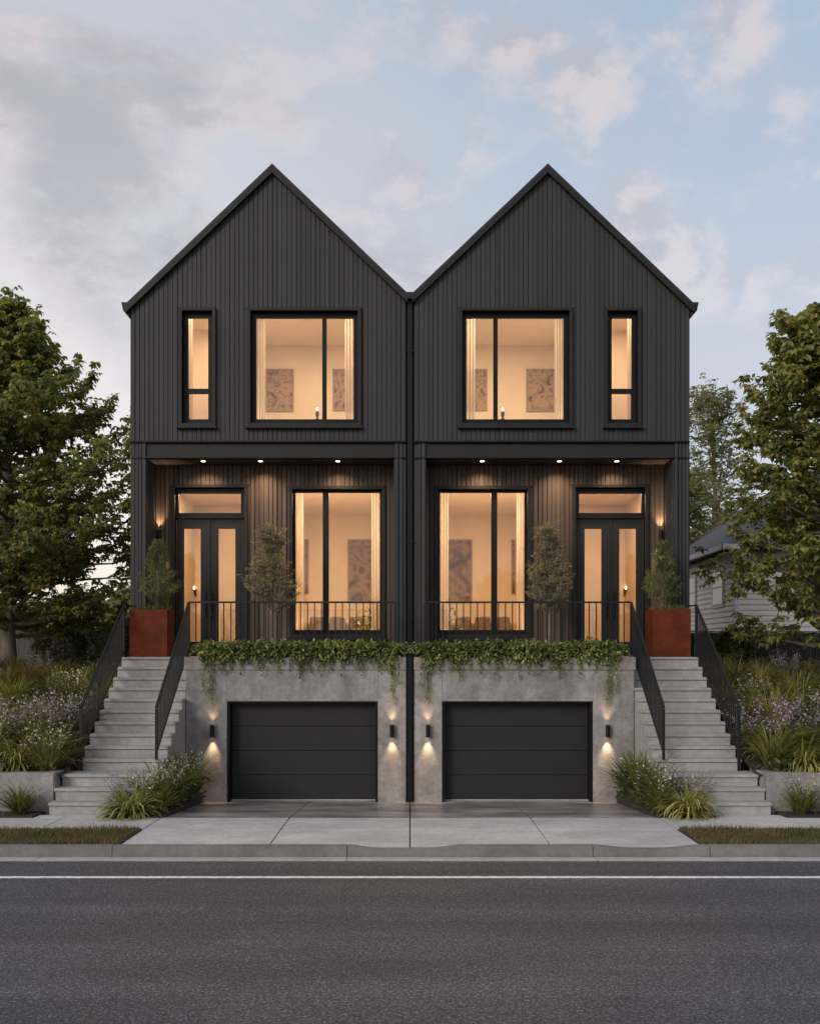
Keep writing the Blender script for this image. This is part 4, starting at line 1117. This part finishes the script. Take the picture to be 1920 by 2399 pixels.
rows = [  # depth, spacing, name, kinds cycling outward from the stairs
 (18.05, 0.52, 'wall row', 'YHGYLGYG', 1.28, -6.33),
 (18.75, 0.46, 'second row', 'LYLTGYLT', 1.15, -6.25),
 (19.7, 0.55, 'third row', 'YTGYTYGT', 1.05, -6.35),
 (20.7, 0.55, 'fourth row', 'TYGTYRTY', 1.0, -6.2),
 (21.8, 0.55, 'fifth row', 'RYTRYRTY', 0.82, -6.3),
 (23.0, 0.6, 'fence row', 'RTRLRTRR', 0.72, -6.4),
]
for m, hs in ((1, 'left'), (-1, 'right')):
    for D, sp, rn, kinds, sc, xs0 in rows:
        for i, k in enumerate(kinds):
            xx = xs0 - i*sp + prnd.uniform(-0.1, 0.1); yy = D+prnd.uniform(-0.2, 0.2)
            plant(k, m*xx, yy, terr(m*xx, yy)-0.02, sc*prnd.uniform(0.88, 1.15),
                  f'{KN[k]}, {ORD[i]} from the stairs, {rn} of the {hs} slope', f'plants on the {hs} garden slope')
    # small clumps in the strip in front of the wall
    for i, xx in enumerate([-6.42, -7.55, -8.7] if m > 0 else [-6.45, -7.25, -8.5]):
        plant('Y' if i == 0 else 'G', m*xx, 17.16, 0.01, 0.78, f'small grass clump below the {hs} retaining wall, {ORD[i]} from the stairs', f'clumps below the retaining walls')
    bed = [('H', -4.55, 16.98, 1.12, 'big pale-edged yellow-green clump spilling at the front corner'),
           ('Y', -4.2, 17.35, 0.78, 'yellow-green clump beside the driveway edge'),
           ('L', -4.75, 17.5, 0.82, 'lilac-flowered plant over the lower steps'),
           ('W', -4.5, 17.6, 0.98, 'white-flowered plant against the railing post'),
           ('U', -4.32, 17.85, 0.95, 'tall dark green clump in the middle'),
           ('W', -4.2, 18.1, 1.05, 'white-flowered plant behind the middle clump'),
           ('U', -4.18, 18.5, 1.08, 'tall dark green clump beside the stair wall'),
           ('U', -4.14, 19.1, 1.05, 'tall dark green clump nearer the garage wall'),
           ('W', -4.16, 18.8, 1.1, 'pale-flowered plant nearer the garage wall'),
           ('Y', -4.12, 19.65, 0.7, 'yellow-green clump at the garage wall')]
    for k, xx, yy, sc, tx in bed:
        plant(k, m*xx, yy, 0.0 if yy < 17.8 else 0.0, sc, f'{tx}, bed beside the {hs} stairs', f'plants in the {hs} driveway bed')

# ------------------------------------------------------------------ trailing plants along the terrace edge
def trailing(seed, long_len=None):
    r = random.Random(seed); tk = MB(); P_, O_ = [], []
    for i in range(84):                              # arching shoots forming the cushion
        a = r.uniform(0, 6.283); ln = r.uniform(0.16, 0.33); up = r.uniform(0.0, 0.24)
        b = Vector((r.uniform(-0.24, 0.24), r.uniform(-0.1, 0.1), 0.0)); tip = b+Vector((math.cos(a)*ln*0.8, math.sin(a)*ln*0.6-0.12, up-0.06)); mid = b.lerp(tip, 0.55)+Vector((0, 0, 0.09))
        for k in range(22):
            u = r.random(); p = b.lerp(mid, u/0.55) if u < 0.55 else mid.lerp(tip, (u-0.55)/0.45)
            P_.append((p.x+r.gauss(0, 0.03), p.y+r.gauss(0, 0.03), p.z+r.gauss(0, 0.03))); O_.append((math.cos(a)*0.5, math.sin(a)*0.3-0.5, r.uniform(-0.5, 0.4)))
    for i in range(7):                              # skirt hanging over the edge
        x = r.uniform(-0.26, 0.26); ln = r.uniform(0.10, 0.24); y = -0.24+r.uniform(-0.03, 0.05)
        for k in range(20):
            u = r.random(); P_.append((x+r.gauss(0, 0.03), y-0.02+r.gauss(0, 0.03), 0.05-ln*u)); O_.append((r.gauss(0, 0.4), -0.5, -0.8))
    V_, VO = [], []
    vines = [(r.uniform(-0.24, 0.24), r.uniform(0.18, 0.46)) for _ in range(8)]
    if long_len: vines += [(long_len[0], long_len[1]), (long_len[0]-0.02, long_len[1]*0.8)] + ([(long_len[2], long_len[3])] if len(long_len) > 2 else [])
    for x, ln in vines:
        pts = [(x, -0.12, 0.04), (x+r.gauss(0, 0.01), -0.25, -0.02)]
        n = int(ln/0.05)
        for k in range(1, n+1): pts.append((x+r.gauss(0, 0.008), -0.262+r.gauss(0, 0.006), -0.02-k*0.05))
        tk.tube(pts, 0.0035, 4, caps=False)
        for p in pts[2:]:
            for _ in range(2 if ln < 0.55 else 4): V_.append((p[0]+r.gauss(0, 0.016), p[1]-0.008+r.gauss(0, 0.008), p[2]+r.gauss(0, 0.015))); VO.append((r.gauss(0, 0.8), -0.3, -0.5))
    sm = bpy.data.meshes.new('vine'); sm.from_pydata(tk.v, [], tk.f); sm.materials.append(M['stemG'])
    fm = leaves_mesh('foliage', np.array(P_), 0.082, seed=seed, droop=0.2, shape=LEAF_OVAL, outward=np.array(O_)); fm.materials.append(M['trail'])
    vm = leaves_mesh('vine_leaves', np.array(V_), 0.05, seed=seed+1, droop=0.5, shape=LEAF_OVAL, outward=np.array(VO)); vm.materials.append(M['trail'])
    return sm, fm, vm
LEAF_NARROW_W = (np.array([(0,0,0),(0.13,0.35,0.05),(0.10,0.7,0.03),(0,1.0,-0.08),(-0.10,0.7,0.03),(-0.13,0.35,0.05)]), [[0,1,2,3],[0,3,4,5]])
TV = [trailing(200+i) for i in range(5)]
TLo = trailing(210, (-0.02, 0.98, -0.18, 0.72)); TLi = trailing(212, (0.04, 0.92, 0.14, 0.6))
for m, hs in ((1, 'left'), (-1, 'right')):
    tr = MB(m); tr.box(-4.02, -0.17, DG+0.06, DG+0.42, TZ+0.002, TZ+0.07); tr.box(-4.0, -0.19, DG+0.08, DG+0.4, TZ+0.07, TZ+0.075)
    o = tr.build('planting_trough', M['soil'], None, (m*-2.1, DG+0.1, TZ)); tag(o, f'shallow planting trough under the trailing green plants of the {hs} terrace edge', 'trough', 'planting troughs')
    n = 10
    for i in range(n):
        xx = -4.02+0.2 + (3.48)*i/(n-1)
        T3 = TLo if i == 0 else (TLi if i == n-1 else TV[(i*2+(m > 0)) % 5])
        xx = X(500, DG) if i == 0 else (X(915, DG) if i == n-1 else xx)
        lab = f'green trailing plant, {ORD[n-1-i]} from the downspout along the {hs} terrace edge' if 0 < i < n-1 else (f'trailing plant with long vines above the stair-side wall light, {hs} terrace' if i == 0 else f'trailing plant with long vines above the downspout-side wall light, {hs} terrace')
        e = empty('trailing_plant', (m*xx, DG+0.2, TZ+0.075), lab, 'trailing plant', 'trailing plants on the terrace edge')
        for nm, me in zip(('vine', 'foliage', 'vine_leaves'), T3): link_mesh(nm, me, None, e)
        e.scale = (m*prnd.uniform(0.92, 1.08) if 0 < i < n-1 else m, 1, prnd.uniform(0.85, 1.12) if 0 < i < n-1 else 1.0)

# ------------------------------------------------------------------ trees
zb = terr(-9, 23.5)
make_tree('maple_tree', (-9.05, 23.5, zb), 11.16-zb, [(0.7, 1.2), (1.1, 2.4), (2.2, 3.0), (3.6, 3.3), (5.2, 3.1), (6.0, 2.65), (6.7, 2.05), (7.4, 1.35), (8.0, 0.7), (8.5, 0.3), (8.85, 0.1)], M['bark'], M['leafL'],
          'broad full-crowned green tree with olive leaves standing left of the left house', seed=5, nlimb=138, leaf=0.118, trunk_r=0.16, first=0.11, per=18, nsub=10, clusters=3, rise=0.38, spreadc=0.2, tuft=0.26, inset=0.25)
zb = terr(9, 22.5)
make_tree('maple_tree', (9.05, 22.5, zb), 10.9-zb, [(0.5, 1.0), (1.0, 2.7), (1.9, 2.95), (2.8, 2.45), (4.2, 2.3), (5.5, 2.1), (6.4, 1.9), (7.0, 1.55), (7.9, 1.15), (8.4, 0.75), (8.7, 0.4), (8.9, 0.12)], M['bark'], M['leafR'],
          'open-branched green tree with larger leaves overhanging from the right picture edge', seed=17, nlimb=88, leaf=0.138, trunk_r=0.16, first=0.10, per=17, nsub=9, clusters=3, rise=0.35, spreadc=0.2, tuft=0.27, inset=0.25)
make_tree('background_tree', (X(1672, 44), 44, 2.3), Z(893, 44)-2.3, [(2.5, 0.8), (4, 2.2), (7, 2.5), (9.5, 2.1), (11, 1.6), (12, 0.7)], M['bark'], M['leafB'],
          'tall thin-crowned tree rising behind the grey shingle roof', 'background trees', seed=8, nlimb=44, leaf=0.17, trunk_r=0.2, first=0.28, per=9, nsub=7, clusters=3, rise=0.9, spreadc=0.26, tuft=0.5, inset=0.4, shape=LEAF_OVAL)
make_tree('background_tree', (X(1612, 40), 40, 2.3), Z(1085, 40)-2.3, [(0.5, 1.0), (2, 1.9), (4, 2.1), (6, 1.6), (7.3, 0.6)], M['bark'], M['leafB'],
          'lower bushy tree close behind the right house corner', 'background trees', seed=9, nlimb=40, leaf=0.17, trunk_r=0.16, first=0.12, per=9, nsub=7, clusters=3, rise=0.6, spreadc=0.25, tuft=0.45, inset=0.4, shape=LEAF_OVAL)
for i, (pxx, D, pyt, rad, lb) in enumerate(((60, 46, 1400, 2.4, 'round dark tree beyond the grey fence at the left edge'), (190, 40, 1385, 2.0, 'low rounded tree beyond the grey fence near the left house'), (285, 36, 1370, 1.5, 'small rounded tree beyond the grey fence touching the left house wall'))):
    hh = Z(pyt, D)-2.3
    make_tree('background_tree', (X(pxx, D), D, 2.3), hh, [(0.1, rad*0.7), (hh*0.35, rad), (hh*0.7, rad*0.8), (hh, rad*0.2)], M['bark'], M['leafB'], lb, 'background trees', seed=60+i, nlimb=30, leaf=0.2, trunk_r=0.1, first=0.06, per=10, nsub=6, clusters=3, rise=0.4, spreadc=0.28, shape=LEAF_OVAL)

src_tree = [o for o in col.objects if o.name.startswith('maple_tree')][0]
for xx, yy, sc, lb in ((-8.5, -17.5, 0.95, 'leafy street tree over the road mirrored in the left porch window'), (-1.5, -19.5, 0.85, 'leafy street tree over the road mirrored beside the downspout'),
                       (5.5, -18.0, 1.0, 'leafy street tree over the road mirrored in the right porch window')):
    c = copy_tree(src_tree); c.location = (xx, yy, -0.55); c.scale = (sc, sc, sc); c.rotation_euler.z = xx
    tag(c, lb, 'tree', 'street trees over the road')
def hedge_bush(m, x, y, rx, ry, hz, label, seed, n=2600, leaf=0.085):
    r = np.random.default_rng(seed)
    d = r.normal(0, 1, (n, 3)); d /= np.linalg.norm(d, axis=1)[:, None]
    k = r.uniform(0.55, 1.0, n)**0.6 * (1+0.18*np.sin(d[:, 0]*7+seed)*np.cos(d[:, 2]*6+d[:, 1]*5))
    P_ = d*k[:, None]*np.array([rx, ry, hz/2]) + np.array([0, 0, hz/2]); P_[:, 2] = np.maximum(P_[:, 2], 0.02)
    z = terr(m*x, y)
    e = empty('garden_bush', (m*x, y, z), label, 'bush', 'bushes along the fences')
    link_mesh('foliage', leaves_mesh('foliage', P_, leaf, seed=seed, droop=0.1, outward=d*0.6), M['hedge'], e)
    tk = MB()
    rr = random.Random(seed)
    for i in range(9):
        a = rr.uniform(0, 6.28); tk.tube([(0, 0, -0.05), (math.cos(a)*rx*0.3, math.sin(a)*ry*0.3, hz*0.4), (math.cos(a)*rx*0.6, math.sin(a)*ry*0.6, hz*0.75)], [0.02, 0.013, 0.005], 5, caps=False)
    me = bpy.data.meshes.new('stem'); me.from_pydata(tk.v, [], tk.f); link_mesh('stem', me, M['bark'], e)
hedge_bush(1, -8.45, 25.0, 0.62, 0.5, 1.05, 'dark leafy bush against the grey fence, the one farther from the left house', 300)
hedge_bush(1, -7.35, 25.1, 0.7, 0.5, 1.15, 'dark leafy bush against the grey fence, middle of three', 301)
hedge_bush(1, -6.4, 24.9, 0.5, 0.5, 1.3, 'dark leafy bush by the left house corner', 302)
hedge_bush(-1, -7.6, 24.5, 0.5, 0.4, 0.95, 'dark bush against the black fence behind the right railing', 303)

# fences
def fence(m, x0, x1, y, zt, zbm, mat, label):
    e = empty('board_fence', (m*(x0+x1)/2, y, zbm), label, 'fence')
    rr = random.Random(5)
    q = MB(m); x = x0
    while x < x1-0.05:
        q.box(x+0.003, x+0.145, y-0.018-rr.uniform(0, 0.006), y, zbm, zt+rr.uniform(-0.008, 0.008)); x += 0.15
    q.build('board_panel', mat, e)
    q = MB(m); q.box(x0, x1, y+0.002, y+0.05, zt-0.25, zt-0.16); q.box(x0, x1, y+0.002, y+0.05, zbm+0.2, zbm+0.29); q.build('rail', mat, e)
    x = x0+0.4
    while x < x1:
        q = MB(m); q.box(x-0.05, x+0.05, y+0.051, y+0.15, zbm-0.1, zt+0.03); q.build('post', mat, e); x += 2.4
    q = MB(m); q.box(x0, x1, y-0.03, y+0.06, zt+0.012, zt+0.04); q.build('cap', mat, e)
fence(1, -19, -5.95, 27.0, Z(1481, 27), 2.2, M['fenceL'], 'grey vertical board fence behind the left tree')
fence(-1, -19, -5.95, 25.6, Z(1483, 25.6), 2.1, M['fenceR'], 'black vertical board fence below the white neighbouring house')

# ------------------------------------------------------------------ neighbouring house on the right
nh = empty('neighbour_house', (13, 36, 2.3), 'white clapboard house with grey shingle hip roof behind the right tree', 'house')
nx0, nx1, ny0, ny1, nzb, nze = 9.45, 18.0, 30.2, 42.0, 2.2, 5.75
q = MB(); q.box(nx0, nx1, ny0, ny1, nzb, nze); q.build('wall', M['siding'], nh)
q = MB(); zz = nzb
while zz < nze-0.1:
    q.prism_y([(nx0-0.034, zz), (nx0+0.01, zz), (nx0+0.01, zz+0.16), (nx0-0.006, zz+0.16)], ny0, ny1); q.prism_x([(ny0-0.034, zz), (ny0+0.01, zz), (ny0+0.01, zz+0.16), (ny0-0.006, zz+0.16)], nx0, nx1); zz += 0.16
q.build('clapboards', M['siding'], nh)
q = MB(); e_ = 0.42; ze = nze-0.02
ridge = 9.0; rx = (nx0+nx1)/2; ry0, ry1 = ny0+4.0, ny1-4.0
A = [(nx0-e_, ny0-e_, ze), (nx1+e_, ny0-e_, ze), (nx1+e_, ny1+e_, ze), (nx0-e_, ny1+e_, ze)]
A2 = [(x, y, z+0.08) for x, y, z in A]; Rg = [(rx, ry0, ridge), (rx, ry1, ridge)]
q.face([A2[0], A2[1], Rg[0]]); q.face([A2[1], A2[2], Rg[1], Rg[0]]); q.face([A2[2], A2[3], Rg[1]]); q.face([A2[3], A2[0], Rg[0], Rg[1]])
q.face([A[3], A[2], A[1], A[0]])
for i in range(4): q.face([A[i], A[(i+1) % 4], A2[(i+1) % 4], A2[i]])
ro = q.build('roof', M['shingle'], nh, recalc=False)
q = MB(); q.box(nx0-e_-0.11, nx0-e_-0.004, ny0-e_-0.1, ny1+e_, ze-0.05, ze+0.1); q.box(nx0-e_-0.11, nx1+e_, ny0-e_-0.11, ny0-e_-0.004, ze-0.05, ze+0.1); q.build('gutter', M['whitetrim'], ro)
q = MB(); q.box(nx0-0.03, nx0+0.09, ny0-0.03, ny0+0.09, nzb, nze-0.05); q.build('corner_board', M['whitetrim'], nh)
for (a, b) in ((31.3, 32.25), (34.3, 35.25)):
    q = MB(); q.box(nx0-0.05, nx0-0.002, a-0.1, b+0.1, 4.1, 5.3); fo = q.build('window', M['whitetrim'], nh)
    q = MB(); q.box(nx0-0.062, nx0-0.052, a, b, 4.2, 4.68); q.box(nx0-0.062, nx0-0.052, a, b, 4.73, 5.2); q.build('pane', M['glass_dark'], fo)
q = MB(); q.box(11.2, 12.1, ny0-0.05, ny0-0.002, 3.9, 5.3); fo = q.build('window', M['whitetrim'], nh)
q = MB(); q.box(11.3, 12.0, ny0-0.062, ny0-0.052, 4.0, 5.2); q.build('pane', M['glass_dark'], fo)
# far small house on the left
fh = empty('neighbour_house', (-21, 62, 2.3), 'small pale house with grey roof far beyond the grey fence', 'house')
q = MB(); q.box(-23.5, -17.5, 60, 68, 2.0, 4.0); q.build('wall', M['siding'], fh)
q = MB(); q.prism_y([(-24, 3.95), (-17, 3.95), (-20.5, 6.0)], 59.6, 68.4); q.build('roof', M['shingle'], fh)

# ------------------------------------------------------------------ world, sun
SUN_EL, SUN_AZ = R(24), math.atan2(-0.62, -0.78)     # behind the camera, to the left
w = bpy.data.worlds.new('World'); scene.world = w; w.use_nodes = True
nt = w.node_tree; nt.nodes.clear(); L = nt.links
out = nt.nodes.new('ShaderNodeOutputWorld')
sky = nt.nodes.new('ShaderNodeTexSky'); sky.sky_type = 'NISHITA'; sky.sun_disc = False; sky.sun_elevation = SUN_EL; sky.sun_rotation = SUN_AZ
bg1 = N(nt, 'ShaderNodeBackground', i_Strength=0.05); L.new(sky.outputs[0], bg1.inputs[0])
tc = nt.nodes.new('ShaderNodeTexCoord'); sp = nt.nodes.new('ShaderNodeSeparateXYZ'); L.new(tc.outputs['Generated'], sp.inputs[0])
def mathn(op, a, b=None, c=None, clamp=False):
    n = nt.nodes.new('ShaderNodeMath'); n.operation = op; n.use_clamp = clamp
    for i, v in enumerate((a, b, c)):
        if v is None: continue
        if isinstance(v, (int, float)): n.inputs[i].default_value = v
        else: L.new(v, n.inputs[i])
    return n.outputs[0]
def mixc(f, a, b, mode='MIX'):
    n = nt.nodes.new('ShaderNodeMix'); n.data_type = 'RGBA'; n.blend_type = mode
    for i, v in ((0, f), (6, a), (7, b)):
        if isinstance(v, (int, float)): n.inputs[i].default_value = v
        elif isinstance(v, tuple): n.inputs[i].default_value = (*v, 1)
        else: L.new(v, n.inputs[i])
    return n.outputs[2]
def smooth(v, a, b):
    n = nt.nodes.new('ShaderNodeMapRange'); n.interpolation_type = 'SMOOTHSTEP'; L.new(v, n.inputs[0]); n.inputs[1].default_value = a; n.inputs[2].default_value = b; return n.outputs[0]
sx_, sy_, sz_ = sp.outputs[0], sp.outputs[1], sp.outputs[2]
zc_ = mathn('MAXIMUM', sz_, 0.0)
rb = ramp(nt, [(0.0, (0.41, 0.37, 0.42)), (0.12, (0.44, 0.41, 0.45)), (0.27, (0.48, 0.455, 0.455)), (0.40, (0.39, 0.44, 0.50)), (0.5, (0.33, 0.415, 0.505)), (1.0, (0.32, 0.40, 0.50))]); L.new(zc_, rb.inputs[0])
rw = ramp(nt, [(0.0, (0.72, 0.585, 0.50)), (0.16, (0.80, 0.69, 0.625)), (0.24, (0.74, 0.655, 0.605)), (0.30, (0.70, 0.635, 0.59)), (0.5, (0.535, 0.525, 0.545)), (1.0, (0.42, 0.46, 0.52))]); L.new(zc_, rw.inputs[0])
left = smooth(sx_, 0.20, -0.30)
base = mixc(left, rb.outputs[0], rw.outputs[0])
mpd = nt.nodes.new('ShaderNodeMapping'); mpd.inputs['Scale'].default_value = (1, 1, 1.5); L.new(tc.outputs['Generated'], mpd.inputs[0])
def cloud_noise(off, scale, detail=9, rough=0.58, dist=0.15):
    mp = nt.nodes.new('ShaderNodeMapping'); mp.inputs['Location'].default_value = off; L.new(mpd.outputs[0], mp.inputs[0])
    n = nt.nodes.new('ShaderNodeTexNoise'); n.inputs['Scale'].default_value = scale; n.inputs['Detail'].default_value = detail; n.inputs['Roughness'].default_value = rough; n.inputs['Distortion'].default_value = dist
    L.new(mp.outputs[0], n.inputs[0]); return n.outputs['Fac']
# cloud banks: direction (right, up per unit forward), radius, strength
BANKS = [(-0.28, 0.47, 0.16, 0.12), (-0.36, 0.41, 0.13, 0.09), (-0.20, 0.41, 0.15, 0.13), (-0.26, 0.35, 0.14, 0.11), (-0.13, 0.50, 0.07, 0.12), (-0.17, 0.37, 0.13, 0.14), (-0.10, 0.33, 0.10, 0.10),
         (-0.02, 0.47, 0.055, 0.15), (0.0, 0.44, 0.04, 0.13), (-0.05, 0.40, 0.06, 0.08), (0.11, 0.61, 0.05, 0.13), (0.215, 0.43, 0.05, 0.14), (0.25, 0.39, 0.10, 0.08),
         (0.30, 0.56, 0.10, 0.11), (0.37, 0.50, 0.09, 0.13), (0.36, 0.57, 0.07, 0.11), (0.31, 0.35, 0.16, 0.08), (-0.02, 0.36, 0.12, 0.11), (0.19, 0.55, 0.09, 0.07), (0.38, 0.40, 0.09, 0.12)]
extra = None
for bx, bz, br_, ba in BANKS:
    c = Vector((bx, 1, bz)).normalized()
    vm = nt.nodes.new('ShaderNodeVectorMath'); vm.operation = 'DISTANCE'; L.new(tc.outputs['Generated'], vm.inputs[0]); vm.inputs[1].default_value = c
    b = mathn('MULTIPLY', smooth(vm.outputs['Value'], br_, 0.0), ba)
    extra = b if extra is None else mathn('MAXIMUM', extra, b)
extra = mathn('MINIMUM', mathn('ADD', extra, mathn('MULTIPLY', smooth(sy_, 0.75, 0.4), 0.10)), 0.2)
OFF = (2.3, 0.8, 0.4); SC = 8.2
c1 = cloud_noise(OFF, SC); c2 = cloud_noise((OFF[0]+0.018, OFF[1], OFF[2]-0.028), SC)
cov = mathn('ADD', c1, extra)
mask = smooth(cov, 0.47, 0.70)
lit = smooth(mathn('SUBTRACT', c1, c2), -0.06, 0.075)
thick = smooth(cov, 0.57, 0.74)
ccol = mixc(lit, (0.445, 0.40, 0.40), (0.66, 0.565, 0.52))
ccol = mixc(mathn('MULTIPLY', thick, mathn('MULTIPLY_ADD', left, 0.78, 0.12)), ccol, (0.375, 0.345, 0.345))
wisp = smooth(cloud_noise((5.1, 1.7, 0), 3.2, 7, 0.6), 0.40, 0.70)
base = mixc(mathn('MULTIPLY', mathn('MULTIPLY', wisp, 0.38), smooth(zc_, 0.2, 0.34)), base, (0.52, 0.475, 0.475))
colr = mixc(mathn('MULTIPLY', mask, 0.88), base, ccol)
hz = smooth(zc_, 0.36, 0.20)
colr = mixc(mathn('MULTIPLY', hz, 0.80), colr, base)
bg2 = N(nt, 'ShaderNodeBackground', i_Strength=1.0); L.new(colr, bg2.inputs[0])
add = nt.nodes.new('ShaderNodeAddShader'); L.new(bg1.outputs[0], add.inputs[0]); L.new(bg2.outputs[0], add.inputs[1]); L.new(add.outputs[0], out.inputs[0])

sl = bpy.data.lights.new('sun', 'SUN'); sl.energy = 1.6; sl.angle = R(22); sl.color = (1.0, 0.955, 0.91)
so = bpy.data.objects.new('sun', sl); col.objects.link(so)
sd = Vector((math.sin(SUN_AZ)*math.cos(SUN_EL), math.cos(SUN_AZ)*math.cos(SUN_EL), math.sin(SUN_EL)))
so.rotation_euler = (-sd).to_track_quat('-Z', 'Y').to_euler(); so.location = sd*40

# ------------------------------------------------------------------ camera, render settings
cam = bpy.data.cameras.new('camera'); cam.sensor_fit = 'HORIZONTAL'; cam.sensor_width = 36; cam.lens = 36*F/1920
cam.shift_y = (HZ-1199.5)/1920; cam.clip_end = 2000; cam.clip_start = 0.1
co = bpy.data.objects.new('camera', cam); col.objects.link(co); co.location = (0, 0, CZ); co.rotation_euler = (R(90), 0, 0)
scene.camera = co
vs = scene.view_settings; vs.view_transform = 'Standard'; vs.look = 'None'; vs.exposure = 0; vs.gamma = 1
scene.render.engine = 'CYCLES'
cy = scene.cycles
cy.use_denoising = True
try: cy.denoiser = 'OPENIMAGEDENOISE'
except Exception: pass
cy.max_bounces = 10; cy.diffuse_bounces = 6; cy.glossy_bounces = 3; cy.transmission_bounces = 4; cy.transparent_max_bounces = 10
cy.sample_clamp_indirect = 4; cy.caustics_reflective = False; cy.caustics_refractive = False
